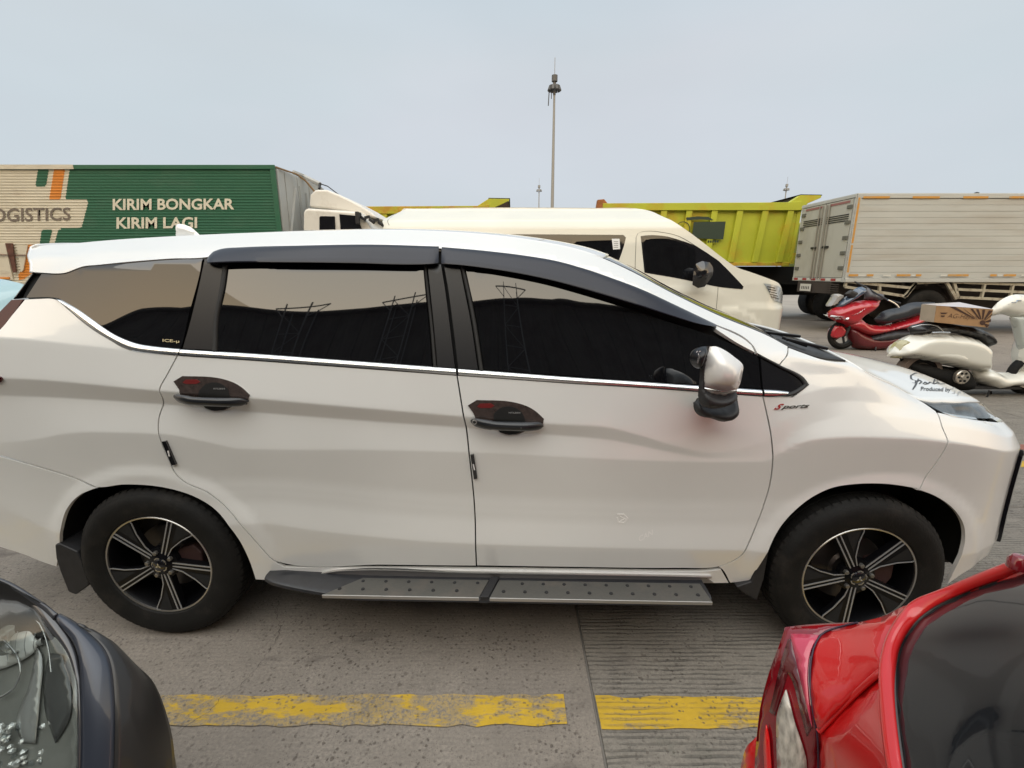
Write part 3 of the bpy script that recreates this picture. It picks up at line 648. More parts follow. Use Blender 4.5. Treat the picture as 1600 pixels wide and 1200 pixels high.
# roof side rail band from spoiler to A-pillar foot
panel(W, 'roof_side_rail', [(60, 385), (107, 381), (175, 375), (275, 369), (400, 364), (500, 361), (625, 360), (750, 366), (825, 375), (900, 390), (940, 403), (990, 426), (1050, 458), (1125, 494), (1200, 525), (1230.5, 541.5),
      (1217, 569), (1188, 554), (1183, 551), (1178, 541), (1163, 527), (1119, 507), (1107, 502), (1050, 474), (1000, 452), (900, 416), (825, 403), (750, 394), (687, 388), (600, 385), (475, 387), (400, 391), (345, 396), (327, 401), (265, 404), (200, 409), (150, 414), (130, 416), (118, 420), (102, 426), (65, 426), (51, 425), (50, 410), (46, 398), (50, 388)], PEARL, car, grid=.02, inset=.0)
panel(W, 'door_frame_trim', [(1119, 509), (1160, 528), (1174, 539), (1180, 551), (1150, 535), (1118, 514)], PEARL, fd, lift=.002, inset=.0008)
# greenhouse: dark backing first, then panes and satin black pillars
panel(W, 'window_backing', [(52, 427), (102, 428), (130, 418), (200, 411), (327, 403), (475, 390), (687, 392), (750, 398), (825, 408), (900, 421), (1000, 456), (1050, 478), (1110, 506), (1150, 524), (1178, 545), (1217, 571), (1256, 592), (1260, 601), (1236, 616)] + [(x, belt_lo(x) + 1) for x in (1154, 1017, 714, 400, 281)] + CHR_LO_Q[::-1][1:] + [(36, 465), (44, 447)], DARK, car, lift=-.022, inset=0, flange=0, grid=.05)
QG = [(65, 427.5), (102, 427.5), (130, 418), (200, 411), (260, 406), (318, 403.5), (312, 430), (296, 490), (284, 540), (281, 546), (240, 542), (212, 537.5), (193, 531), (175, 522.5), (160, 513), (142, 500), (118, 483), (94, 468), (88, 466), (40, 465.5)]
panel(W, 'quarter_window', QG, TINT, car, lift=-.004, inset=.0015, corner=40)
panel(W, 'rear_pillar_trim', [(320, 404), (327, 404), (335, 412), (354, 414), (345, 455), (337, 500), (333, 548), (284, 545.5), (293, 515), (308, 455)], BLACKT, rd, lift=.0, corner=40)
panel(W, 'window_glass', [(358, 412), (475, 411), (662, 414), (667, 470), (672, 520), (676, 573.5), (500, 560.5), (339, 548.5), (341, 500), (349, 450)], TINT, rd, lift=-.006, corner=30)
strip(W, 'window_seal', [(348, 414), (343, 450), (334.5, 495), (331, 547.5)], [(355, 414), (350, 450), (340.5, 495), (338, 548)], RUBBER, rd, lift=.0, bulge=.005, n=30)
strip(W, 'window_seal', [(662, 412), (668, 470), (673, 520), (677, 573)], [(666, 412), (672, 470), (677.5, 520), (682, 574)], RUBBER, rd, lift=.0, bulge=.004, n=30)
panel(W, 'door_pillar_trim', [(667, 412), (690, 412), (696, 450), (704, 510), (712, 576), (682.5, 574), (678, 520), (672.5, 465)], BLACKT, rd, lift=.0, corner=40)
panel(W, 'door_pillar_trim', [(692.5, 412), (719, 414), (726, 450), (736, 500), (748, 578.5), (715, 576.5), (707, 510), (699, 450)], BLACKT, fd, lift=.0, corner=40)
strip(W, 'window_seal', [(719.5, 416), (727, 450), (737, 500), (749, 578.5)], [(725.5, 416), (733, 450), (743, 500), (755, 579)], RUBBER, fd, lift=.0, bulge=.005, n=30)
panel(W, 'window_glass', [(726, 418), (775, 424), (850, 438), (900, 452), (1000, 485), (1050, 502), (1107, 522), (1150, 540), (1186, 557), (1190, 608), (1089, 601.5), (1017, 597), (900, 589), (755, 578.5), (744, 500), (733, 450)], TINT, fd, lift=-.006, corner=30)
panel(W, 'corner_window', [(1188, 557), (1215, 571), (1253, 593), (1259, 602), (1236, 617), (1222, 611), (1192, 608.5)], GLOSSB, car, lift=-.003, inset=.001, corner=40)
strip(W, 'corner_window_seal', [(1186, 553), (1217, 569.5), (1255, 590), (1263, 601), (1252, 611), (1236, 619), (1214, 619)], [(1186, 557), (1216, 573), (1251, 593), (1257, 601), (1247, 608), (1234, 614), (1214, 616)], RUBBER, car, lift=.002, bulge=.004, n=50)
# wind deflectors over the side windows
VIS = mat('smoked_deflector', (.016, .016, .024), .28, noise=(4, .1), spec=.42)
def visor(par, top, bot):
    a = smooth_loop(uzl(W, top), .015, False); b = smooth_loop(uzl(W, bot), .015, False)
    def rs(p, n=90):
        l = np.concatenate([[0], np.cumsum(np.linalg.norm(np.diff(p, axis=0), axis=1))]); q = np.linspace(0, l[-1], n); return np.stack([np.interp(q, l, p[:, 0]), np.interp(q, l, p[:, 1])], 1)
    a, b = rs(a), rs(b); prof_ = [(0, .002), (.04, .007), (.15, .013), (.4, .020), (.7, .026), (.93, .032), (1.0, .030), (1.0, .024)]; V = []
    for i in range(90):
        e = min(1, min(i, 89 - i) / 3.0) ** .5
        for t, l_ in prof_: q = a[i] * (1 - t) + b[i] * t; V.append((q[0], q[1], .002 + (l_ - .002) * (.35 + .65 * e)))
    V = np.array(V); pos = W.to_bl(W.P(V[:, 0], V[:, 1], V[:, 2])); m = len(prof_)
    F = [(i * m + j, (i + 1) * m + j, (i + 1) * m + j + 1, i * m + j + 1) for i in range(89) for j in range(m - 1)]; F += [tuple(range(m)), tuple(89 * m + k for k in range(m - 1, -1, -1))]
    mb = MB(); mb.add(pos, F); return mb.build('wind_deflector', VIS, par, 40)
visor(rd, [(327, 400), (334, 393), (345, 389), (375, 386.5), (475, 383.5), (575, 382), (686, 385)], [(327, 412), (345, 411), (375, 410), (475, 410), (550, 411), (675, 412.5), (686, 411)])
visor(fd, [(690.5, 386), (750, 391), (825, 400), (875, 409), (925, 424), (1000, 451), (1050, 474), (1090, 493), (1119, 507)], [(690.5, 412), (720, 414), (775, 421), (850, 435), (900, 448), (1000, 478), (1050, 494), (1090, 505.5), (1117, 509.5)])
# chrome along the belt line
strip(W, 'belt_trim', CHR_UP_Q, CHR_LO_Q, CHROME, car, lift=.003, bulge=.004, n=70)
strip(W, 'belt_trim', [(x, belt_up(x)) for x in (282, 340, 400, 500, 600, 712)], [(x, belt_lo(x)) for x in (281, 340, 400, 500, 600, 713)], CHROME, rd, lift=.003, bulge=.004)
strip(W, 'belt_trim', [(x, belt_up(x)) for x in (716, 800, 900, 1000, 1100, 1190)], [(x, belt_lo(x)) for x in (716.5, 800, 900, 1000, 1100, 1191)], CHROME, fd, lift=.003, bulge=.004)
strip(W, 'belt_trim', [(1194, 609.5), (1215, 610.5), (1233, 612.5)], [(1194.5, 618), (1215, 618.3), (1228, 617)], CHROME, car, lift=.006, bulge=.003, n=20)

# door handles with their printed guards
GUARD = mat('carbon_handle_guard', (.050, .036, .032), .25, coat=1, noise=(60, .3)); REDL = mat('red_foil', (.14, .012, .012), .35); HND = mat('dark_handle_plastic', (.014, .016, .020), .32, coat=.25)
WHT = mat('white_print', (.75, .75, .75), .5); GREYP = mat('grey_print', (.3, .3, .3), .5)
def handle(par, ox, oy, keyhole):
    """positions relative to the left tip of the guard plate"""
    T = lambda L_: [(ox + a, oy + b) for a, b in L_]
    g_ = panel(W, 'handle_guard', T([(0, 0), (14, -8.5), (66, -6), (92, 1), (106, 9), (119, 21), (115, 36), (96, 38), (78, 45), (60, 44), (44, 37), (14, 26), (9, 13)]), GUARD, par, lift=.0035, inset=0, flange=.006, corner=28, grid=.01, step=.006)
    panel(W, 'warning_sticker', T([(14, 2), (19, -3), (36, -3.5), (42, .5), (36, 4), (20, 4)]), REDL, g_, lift=.0045, inset=0, flange=.001, corner=15, grid=.01)
    hb = panel(W, 'handle_recess', T([(40, 14), (50, 4), (62, 1.5), (75, 4), (85, 12), (92, 30), (80, 43), (64, 46), (50, 42), (42, 33)]), DARK, par, lift=.0048, inset=0, flange=.001, grid=.012)
    pts = uzl(W, T([(5, 23), (44, 27), (80, 28.5), (118, 30)])); ax = smooth_loop(pts, .01, False); n = len(ax); mb = MB(); V = []; F = []; m = 14
    for i, (u, z) in enumerate(ax):
        t = i / (n - 1); hh = .0195 * (1 - .35 * abs(2 * t - 1) ** 6) * (1.02 if t < .3 else .92); hh *= min(1, (min(t, 1 - t) / .05)) ** .4 if min(t, 1 - t) < .05 else 1; off = .012 + .036 * (1 - abs(2 * t - 1) ** 3.5)
        hh = max(hh, .004)
        for k in range(m):
            a = 2 * math.pi * k / m; V.append((u, z + hh * math.sin(a), .004 + off * (.62 + .38 * math.cos(a)) if math.cos(a) > 0 else .004 + off * .62 + .012 * math.cos(a)))
    V = np.array(V); pos = W.to_bl(W.P(V[:, 0], V[:, 1], V[:, 2]))
    F = [(i * m + k, i * m + (k + 1) % m, (i + 1) * m + (k + 1) % m, (i + 1) * m + k) for i in range(n - 1) for k in range(m)] + [tuple(range(m)), tuple((n - 1) * m + k for k in range(m))]
    mb.add(pos, F); hd = mb.build('door_handle', HND, par, 50)
    def on(x0, y0, x1, y1, lift):
        a, b = uzl(W, T([(x0, y0), (x1, y1)]));
        def f(s_, t_): 
            u = a[0] + (b[0] - a[0]) * s_; z = b[1] + (a[1] - b[1]) * t_ - (0); return Vector(W.to_bl(W.P(np.array([u]), np.array([z]), lift))[0])
        return f
    text_fit('lettering', 'MITSUBISHI', on(62, 27, 84, 30, .050), GREYP, par)
    text_fit('lettering', 'MITSUBISHI', on(64, 9.5, 82, 12, .006), GREYP, par)
    if keyhole:
        k = MB(); c = uzl(W, T([(12, 21)]))[0]; p0 = W.to_bl(W.P(np.array([c[0]]), np.array([c[1]]), .031))[0]; k.lathe([(.0085, -.004), (.0085, -.010), (.006, -.010), (.006, -.004)], 20, 'y', p0); k.build('key_lock', SILVER, par)
handle(rd, 271, 596, False); handle(fd, 731, 633.5, True)
# rubber door edge guards
def guard(par, P_):
    o_ = panel(W, 'door_edge_guard', P_, GLOSSB, par, lift=.009, inset=0, flange=.009, corner=60, grid=.01); x = np.mean([p[0] for p in P_]); y = np.mean([p[1] for p in P_])
    strip(W, 'guard_mark', [(x - 2.2, y - 4), (x, y + 5)], [(x, y - 4), (x + 2, y + 5)], WHT, par, lift=.0105, bulge=.0002, flange=.001, n=4)
guard(rd, [(252.5, 690.5), (258.5, 689.5), (274.5, 726), (268, 727.5)]); guard(fd, [(735, 711.5), (740.5, 710.5), (746, 747.5), (740.5, 749)])
# scuffed remains of stickers on the front door
FAINT = mat('sticker_residue', (.86, .85, .83), .6)
def on_w(x0, y0, x1, y1, hpx, lift=.0012, slant=0.):
    """baseline from (x0,y0) to (x1,y1) in the photo, letter height hpx"""
    q = W.px2uz([(x0, y0), (x1, y1), (x0 + slant, y0 - hpx)], lift=lift)
    def f(s_, t_):
        u, z = q[0] + (q[1] - q[0]) * s_ + (q[2] - q[0]) * t_; return Vector(W.to_bl(W.P(np.array([u]), np.array([z]), lift))[0])
    return f
text_fit('lettering', 'CAN', on_w(998, 847, 1020, 836, 9), FAINT, fd, bold=.02)
strip(W, 'sticker_ring', [(964, 803), (975, 803), (982, 810), (976, 818), (965, 817), (963, 809)], [(966, 805), (974, 805), (979.5, 810), (975, 816), (967, 815), (965.5, 809)], FAINT, fd, lift=.0012, bulge=.0002, flange=.0008, n=40)
strip(W, 'sticker_triangle', [(968, 806), (978, 811), (968, 815)], [(970, 808.5), (975, 811), (970, 813)], FAINT, fd, lift=.0014, bulge=.0002, flange=.0008, n=30)
# badge on the fender
BR = mat('red_badge', (.35, .03, .03), .35); BG = mat('dark_chrome_badge', (.16, .16, .14), .3, .8)
text_fit('badge_letter', 'S', on_w(1209, 640, 1222, 640.5, 9.5, .004, 4), BR, car, bold=.03, shear=.5)
text_fit('badge_lettering', 'ports', on_w(1220, 640.5, 1263, 639, 7.5, .004, 3), BG, car, bold=.03, shear=.3)
text_fit('window_sticker', 'ICE-\u00b5', on_w(254, 535, 280, 536.5, 5.5, .0), mat('gold_print', (.55, .45, .25), .5), car, bold=.02)

# ---- roof, windscreen, bonnet
def edge3(pts, n=60, lift=0.):
    p = smooth_loop(uzl(W, pts), .012, False); l = np.concatenate([[0], np.cumsum(np.linalg.norm(np.diff(p, axis=0), axis=1))]); q = np.linspace(0, l[-1], n)
    u = np.interp(q, l, p[:, 0]); z = np.interp(q, l, p[:, 1]); return W.P(u, z, lift)
def sm(a, b, t): t = max(0, min(1, (t - a) / (b - a))); return t * t * (3 - 2 * t)
loft('roof', edge3([(60, 385), (107, 381), (175, 375), (275, 369), (400, 364), (500, 361), (625, 360), (750, 366), (825, 375), (900, 390), (940, 403)]), lambda t: .028 + .012 * sm(0, .5, t) - .008 * sm(.6, 1, t), lambda t: -.10 * (1 - sm(0, .3, t)) + .10 * sm(.6, 1, t), PEARL, car, p=2.0)
WSG = mat('windscreen_glass', (.012, .014, .015), .02, ior=1.7)
loft('windscreen', edge3([(942, 404), (990, 426), (1050, 458), (1125, 494), (1200, 525), (1229, 540)], lift=-.002), lambda t: .028 + .012 * t, lambda t: .09 - .03 * t, WSG, car, p=2.0, thick=.005)
loft('cowl', edge3([(1229, 541), (1258, 551), (1285, 559.5), (1327, 564)], 20, -.012), lambda t: .030, lambda t: .06 - .05 * t, BLACKP, car, p=2.2, thick=.005)
HE = [(1325, 563), (1336, 569), (1352, 580), (1397, 602), (1436, 624), (1480, 628), (1517, 627), ('uz', 2.10, .965), ('uz', 2.22, .955)]
hood = loft('bonnet', edge3(HE, 50, -.001), lambda t: .055 - .005 * t - .035 * sm(.75, 1, t), lambda t: .0 + .06 * sm(.3, 1, t), PEARL, car, p=2.4)
# wipers
for k, (pa, pb_) in enumerate((((1250, 537), (1306, 553)), ((1236, 531), (1290, 540)))):
    q_ = W.P3([pa, pb_], -.01); mb = MB(); A_ = Vector((q_[0][0], -q_[0][1] + .10 + .10 * k, q_[0][2] + .004)); B_ = Vector((q_[1][0], -q_[1][1] + .05 + .12 * k, q_[1][2] + .012)); mb.bar(A_, B_, .022, .012); mb.bar(A_ + Vector((0, .03, .002)), B_ + Vector((-.05, .05, .002)), .008, .012); mb.build('wiper', BLACKT, car, 0, .003)
# shark fin
fx = -1.655
puff('shark_fin', [(fx - .06, 1.655), (fx - .055, 1.712), (fx - .035, 1.716), (fx + .02, 1.700), (fx + .07, 1.655)], .022, .03, PEARL, car, y=0., grid=.01, step=.01)
# ---- wheels: tyre, rim with five double spokes
RIMB = mat('gloss_black_alloy', (.004, .004, .005), .30, spec=.22)
def make_wheel(ang0):
    """wheel around its own origin, outer face towards -y"""
    wh = empty('wheel'); 
    t_ = MB(); r0, r1 = .2085, .318
    prof_ = [(r0 - .004, .030), (r0, -.004), (r0 + .006, -.012), (r0 + .020, -.017), (r0 + .045, -.021), (r0 + .062, -.0215), (r0 + .080, -.018), (r1 - .018, -.010), (r1 - .008, .000), (r1 - .002, .012), (r1, .024), (r1 + .001, .05)]
    prof_ += [(r1 + .001, .055), (r1 - .006, .056), (r1 - .006, .063), (r1 + .001, .064), (r1 + .001, .095), (r1 - .006, .096), (r1 - .006, .104), (r1 + .001, .105), (r1 + .001, .14), (r1 - .002, .165), (r1 - .012, .185), (r0 + .05, .200), (r0, .185)]
    t_.lathe(prof_, 96)
    t_.build('tyre', TYRE, wh, 30)
    tr = MB()       # tread shoulder blocks
    for k in range(64):
        a = 2 * math.pi * k / 64; c_, s_ = math.cos(a), math.sin(a); tx, tz = -s_, c_; V = []
        for rr, y_ in ((r1 - .0165, -.0098), (r1 + .0012, .012), (r1 + .0022, .050), (r1 - .004, .050)):
            for w_ in (-.0105, .0105): V.append((c_ * rr + tx * w_, y_, s_ * rr + tz * w_))
        tr.add(V, [(0, 1, 3, 2), (2, 3, 5, 4), (4, 5, 7, 6), (0, 2, 4, 6), (1, 7, 5, 3)])
    tag(tr.build('tread_blocks', TYRE, wh, 20), kind='stuff')
    rim = MB(); rim.lathe([(.2085, .004), (.209, -.005), (.2065, -.0075), (.2020, -.006), (.2015, .000)], 96); rim.build('rim_edge', SILVER, wh, 40)
    b_ = MB(); b_.lathe([(.2035, -.001), (.198, .012), (.190, .05), (.186, .12), (.05, .13), (.02, .13)], 72); b_.build('rim_barrel', RIMB, wh, 35)
    d_ = MB(); d_.lathe([(.135, .072), (.135, .084), (.06, .084)], 48); d_.lathe([(.135, .072), (.07, .070), (.06, .060), (.03, .060)], 48); d_.build('brake_disc', mat('brake_steel', (.10, .09, .085), .4, .8), wh, 30)
    cal = MB(); cal.prism([(.05, -.05), (.125, -.065), (.15, -.02), (.15, .035), (.12, .07), (.055, .05)], .03, .075); cal.build('brake_caliper', mat('rusty_caliper', (.04, .016, .014), .7), wh, 20, .008)
    W2 = [(-.018, .03), (-.013, .2045)]
    for k in range(5):
        a = ang0 + 2 * math.pi * k / 5
        def pl(r_, off, y_):      # radial / cross position on the spoke -> 3D
            return (math.cos(a) * r_ - math.sin(a) * off, y_, math.sin(a) * r_ + math.cos(a) * off)
        def fy(r_): return -.004 + .016 * max(0, (r_ - .03) / .175) ** 1 - .012 * max(0, (r_ - .12) / .085) ** 2 if False else .010 - .014 * (r_ / .205)
        s_ = MB()
        # broad black spoke, narrow at the hub and forked out on its clockwise side
        out_ = [(.028, .020), (.10, .0165), (.2045, .0175), (.2045, -.020), (.2035, -.022), (.2035, -.085), (.176, -.082), (.140, -.052), (.085, -.024), (.028, -.020)]
        n = len(out_); V = [pl(r_, o_, fy(r_)) for r_, o_ in out_] + [pl(r_, o_, fy(r_) + .026) for r_, o_ in out_]
        me_f = [(0, 1, 8, 9), (1, 2, 3, 4, 7, 8), (4, 5, 6, 7)]
        s_.add(V, me_f + [tuple(i + n for i in f[::-1]) for f in me_f] + [(i, (i + 1) % n, (i + 1) % n + n, i + n) for i in range(n)])
        # dark sheet between main bar and fork paints in an opening's shade
        sp = s_.build('spoke', RIMB, wh, 25)
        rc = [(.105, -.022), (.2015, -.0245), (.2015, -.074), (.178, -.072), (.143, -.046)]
        m_ = MB(); V = [pl(r_, o_, fy(r_) - .0012) for r_, o_ in rc]; m_.add(V, [tuple(range(5))]); m_.build('spoke_shade_sheet', DARK, sp, 0)
        ln = MB()
        def bar(pts, wd=.0042, up=.0022):
            for i in range(len(pts) - 1):
                (r_a, oa), (r_b, ob) = pts[i], pts[i + 1]; dx, dy = r_b - r_a, ob - oa; L_ = math.hypot(dx, dy); nx, ny = -dy / L_ * wd / 2, dx / L_ * wd / 2
                V = [pl(r_a + nx, oa + ny, fy(r_a) - up), pl(r_a - nx, oa - ny, fy(r_a) - up), pl(r_b - nx, ob - ny, fy(r_b) - up), pl(r_b + nx, ob + ny, fy(r_b) - up)]
                V += [pl(r_a + nx, oa + ny, fy(r_a) + .001), pl(r_a - nx, oa - ny, fy(r_a) + .001), pl(r_b - nx, ob - ny, fy(r_b) + .001), pl(r_b + nx, ob + ny, fy(r_b) + .001)]
                ln.add(V, [(0, 1, 2, 3), (0, 4, 5, 1), (1, 5, 6, 2), (2, 6, 7, 3), (3, 7, 4, 0)])
        bar([(.030, .0078), (.2035, .0135)], .0046); bar([(.030, -.0062), (.2035, -.0025)], .0046); bar([(.036, .0165), (.2035, .0165)], .0018) if False else None
        bar([(.040, -.016), (.085, -.024), (.138, -.053), (.176, -.084), (.2025, -.090)], .0034)
        ln.build('spoke_edge', SPOKE, sp, 0)
        a2 = a + R(36); mb = MB(); c_ = (math.cos(a2) * .050, 0, math.sin(a2) * .050)
        mb.lathe([(.0, -.006), (.0078, -.006), (.0092, .000), (.0092, .02)], 6, 'y', (c_[0], .0, c_[2])); mb.build('wheel_nut', mat('nut_steel', (.30, .29, .27), .35, .9), wh, 20, .001)
    hb = MB(); hb.lathe([(.0, -.001), (.031, -.001), (.036, .003), (.066, .008), (.068, .03)], 40); hb.build('hub', RIMB, wh, 40)
    cp = MB(); cp.lathe([(0, -.010), (.018, -.0095), (.0235, -.007), (.026, .0)], 40); cap = cp.build('centre_cap', GLOSSB, wh, 40)
    st = MB()       # bright star around the cap
    for k in range(5):
        a = ang0 + 2 * math.pi * k / 5; 
        for s1, o_ in ((1, .0072), (-1, .0062)):
            q0 = (math.cos(a) * .027 - math.sin(a) * o_ * s1, -.0035, math.sin(a) * .027 + math.cos(a) * o_ * s1); q1 = (math.cos(a + s1 * R(36)) * .030, -.0035, math.sin(a + s1 * R(36)) * .030); st.bar(q0, q1, .002, .004)
    st.build('hub_star', SILVER, wh, 0)
    em = MB()
    for k in range(3):
        a = R(90 + 120 * k); u_ = (math.cos(a), math.sin(a)); v_ = (-u_[1], u_[0]); P_ = [(0, 0), (.0065, .0037), (.013, 0), (.0065, -.0037)]
        em.add([(u_[0] * p + v_[0] * q, -.0112, u_[1] * p + v_[1] * q) for p, q in P_], [(0, 1, 2, 3)])
    em.build('three_diamond_emblem', CHROME, cap, 0)
    return wh
def place_wheel(px, py, ang, yo=.862, steer=0):
    wh = make_wheel(ang); wh.parent = car
    o, d = W.loc_ray([(px, py)]); t = (yo - o[1]) / d[0][1]; p = o + d[0] * t; wh.location = (p[0], -yo, .319); wh.rotation_euler = (0, 0, steer); wh.scale = (1.035, 1.0, 1.035); wh.location[2] = .3295; return p
pr = place_wheel(250, 882, R(67), .858); pf = place_wheel(1341, 900, R(47), .866)
# wheel wells
for u0, z0, ax, a0_ in ((ARR[0] - .005, .35, .42, -.12), (ARF[0] + .03, .355, .43, -.035)):
    m_ = MB(); n = 28; V = []; F = []
    for i in range(n + 1):
        a = math.pi * (a0_ + (1.12 - a0_) * i / n); 
        for y_ in (-.845 + .085 * max(0, math.cos(a)) ** 2 * (u0 > 0), -.60, -.45): V.append((u0 + ax * math.cos(a), y_, z0 + (ax - .015) * math.sin(a)))
    for i in range(n):
        for j in range(2): F.append((i * 3 + j, (i + 1) * 3 + j, (i + 1) * 3 + j + 1, i * 3 + j + 1))
    F.append(tuple(i * 3 + 2 for i in range(n + 1))); m_.add(V, F); m_.build('wheel_arch_liner', DARK, car, 40)
# mud flaps
def flap(P_, yo0, yo1):
    o, d = W.loc_ray(P_); pts = [o + d[i] * ((yo1 - o[1]) / d[i][1]) for i in range(len(P_))]; mb = MB(); mb.prism([(p[0], p[2]) for p in pts], -yo1, -yo0); mb.build('mud_flap', BLACKP, car, 30, .006)
flap([(85, 851), (93, 850), (120, 862), (139, 895), (138, 915), (118, 930), (106, 925), (93, 892), (87, 872)], .66, .862)
flap([(1187, 863), (1202, 860), (1194, 905), (1183, 939), (1163, 928), (1150, 917), (1174, 909)], .66, .868)
# underbody and far side
ub = MB(); ub.box(-2.0, 2.0, -.62, .80, .24, .34); ub.box(-1.0, 1.0, -.80, .80, .26, .36); ub.build('underbody', DARK, car, 0)
fs = MB(); fs.prism([(-2.2, .30), (-1.75, .30), (-1.7, .62), (-1.4, .72), (-1.05, .6), (-1.0, .28), (.95, .28), (1.0, .6), (1.35, .72), (1.7, .6), (1.75, .28), (2.1, .30), (2.15, .85), (1.3, 1.0), (.6, 1.1), (-1.9, 1.12), (-2.25, .95)], .80, .868)
fs.build('far_side_body', PEARL, car, 30, .03)
mb = MB(); mb.prism([(-1.95, 1.12), (.75, 1.08), (.05, 1.50), (-.4, 1.56), (-1.85, 1.54)], .62, .70); mb.build('far_side_glass', TINT, car, 0)
for x_ in (pr[0], pf[0]): c_ = MB(); c_.lathe([(.05, .0), (.318, .0), (.318, .18), (.05, .18)], 48, 'y', (x_, .66, .319)); c_.build('far_wheel', TYRE, car, 30)
# cabin shapes behind the windscreen
cb = MB(); cb.box(-1.9, .55, -.55, .55, .5, 1.02); cb.box(-.35, -.22, -.55, -.1, 1.0, 1.38); cb.box(.6, 1.0, -.60, .60, .7, .98); cb.build('cabin', mat('cabin_dark', (.02, .02, .02), .8), car, 0, .02)

# running board
o, d = W.loc_ray([(404, 911), (1112, 930)])
def on_y(px, py, yo): o, d = W.loc_ray([(px, py)]); p = o + d[0] * ((yo - o[1]) / d[0][1]); return p
def on_z(px, py, z): o, d = W.loc_ray([(px, py)]); p = o + d[0] * ((z - o[2]) / d[0][2]); return p
ZT = on_y(760, 934.5, .985)[2]; XL = on_y(404, 930, .95)[0]; XR = on_y(1112, 925, .95)[0]; XP = on_y(505, 941, .985)[0]; XM = on_y(750, 935, .985)[0]
rb = empty('running_board', parent=car)
mb = MB(); V = []; n = 40; F = []
for i in range(n + 1):
    t = i / n; x = XL + (XR - XL) * t; e = min(1, (x - XL) / (XP - XL + .12)); yo = .90 + .088 * (e ** .6) ; zt = ZT + .012 * (1 - e); dz = .026 + .004 * (1 - t)
    if t > .97: yo -= .03 * (t - .97) / .03
    for (y_, z_) in ((.76, zt - .004), (yo - .012, zt), (yo, zt - .006), (yo + .002, zt - dz * .6), (yo - .02, zt - dz), (.76, zt - dz)): V.append((x, -y_, z_))
for i in range(n):
    for j in range(6): F.append((i * 6 + j, i * 6 + (j + 1) % 6, (i + 1) * 6 + (j + 1) % 6, (i + 1) * 6 + j))
F += [tuple(range(6)), tuple(n * 6 + k for k in range(5, -1, -1))]; mb.add(V, F); mb.build('board', mat('board_plastic', (.020, .021, .025), .4, coat=.2, noise=(30, .2)), rb, 40, .002)
def plate(x0, x1, slant0, slant1, nd):
    p = empty('step_plate', parent=rb); P_ = MB(); V = [(x0, -.986, ZT + .003), (x1, -.986, ZT + .003), (x1 + slant1, -.885, ZT + .005), (x0 + slant0, -.885, ZT + .005)]; V2 = [(a, b, c - .012) for a, b, c in V]
    P_.add(V + V2, [(0, 1, 2, 3), (0, 4, 5, 1), (1, 5, 6, 2), (2, 6, 7, 3), (3, 7, 4, 0)]); P_.build('tread_sheet', ALU, p, 0, .0015)
    q = MB(); q.box(x0, x1, -.9895, -.986, ZT - .010, ZT + .0035); q.build('bright_edge', SILVER, p, 0, .001)
    for k in range(nd):
        t = (k + .5) / nd; y_ = -.905 if k % 2 else -.952; x = x0 + .03 + (x1 - x0 - .05) * t + (.03 if k % 2 else 0); b_ = MB(); b_.lathe([(0, .0075), (.006, .007), (.0075, .0035)], 12, 'z', (x, y_, ZT)); b_.build('rubber_stud', BLACKP, p, 40)
plate(XP, XM - .004, .12, .03, 12); plate(XM + .036, XR - .01, .03, -.01, 19)
mb = MB(); V = [(XM, -.9885, ZT), (XM + .032, -.9885, ZT), (XM + .066, -.87, ZT + .002), (XM + .034, -.87, ZT + .002)]; V2 = [(a, b, c + .008) for a, b, c in V]; V3 = [(a, b, c - .02) for a, b, c in V]
mb.add(V2 + V3, [(0, 1, 2, 3), (0, 4, 5, 1), (1, 5, 6, 2), (2, 6, 7, 3), (3, 7, 4, 0)]); mb.build('joint_cover', BLACKP, rb, 0, .002)
for x in (-.75, 0, .7): mb = MB(); mb.bar((x, -.62, .27), (x, -.93, ZT - .03), .04, .02); mb.build('bracket', BLACKP, rb, 0)

# door mirror
YM = 1.0
mr_ = empty('door_mirror', parent=fd)
def mo(P_, yo): return [tuple(on_y(a, b, yo)[[0, 2]]) for a, b in P_]
def mpuff(name, P_, yo, half, rim, m_, **k):
    k.setdefault('soften', 6); return puff(name, mo(P_, yo), half, rim, m_, mr_, y=-yo, grid=.0055, step=.006, **k)
mpuff('mirror_housing', [(1104, 541), (1110, 541), (1106, 555), (1102, 575), (1101, 608), (1120, 616), (1150, 612), (1153, 620), (1141, 632), (1120, 638), (1098, 636), (1092, 626), (1093, 590), (1096, 560)], YM, .040, .02, BLACKP, corner=50)
mpuff('mirror_cap', [(1109, 541.5), (1119, 541.5), (1132, 547), (1147, 557.5), (1161, 571), (1160, 584), (1157, 598), (1152, 609), (1138, 611), (1118, 609), (1098, 605), (1097, 586), (1100, 566), (1104, 552)], YM, .058, .055, PEARL, corner=60, power=.5, soften=45)
mpuff('mirror_rain_guard', [(1107, 541), (1095, 542), (1085, 547), (1079, 556), (1078, 563), (1084, 573), (1092, 576), (1096, 574), (1100, 557)], YM, .046, .006, BLACKT, corner=50, power=.3)
mpuff('mirror_foot', [(1092, 624), (1083, 629), (1085, 641), (1092, 649), (1112, 654), (1130, 659), (1142, 656), (1153, 645), (1152, 620), (1140, 632), (1120, 638), (1100, 635)], .95, .05, .03, BLACKP, corner=50)
mb = MB(); q = on_y(1120, 640, .95); mb.bar((q[0], -.84, q[2]), (q[0], -.95, q[2]), .08, .035); mb.build('mirror_arm', BLACKP, mr_, 0, .01)
mpuff('indicator_strip', [(1098, 606), (1118, 610.5), (1138, 612), (1151.5, 609.5), (1151.5, 613.5), (1140, 617), (1118, 616.5), (1098.5, 612)], YM, .066, .010, mat('clear_indicator', (.22, .21, .20), .3), corner=50, power=.4)
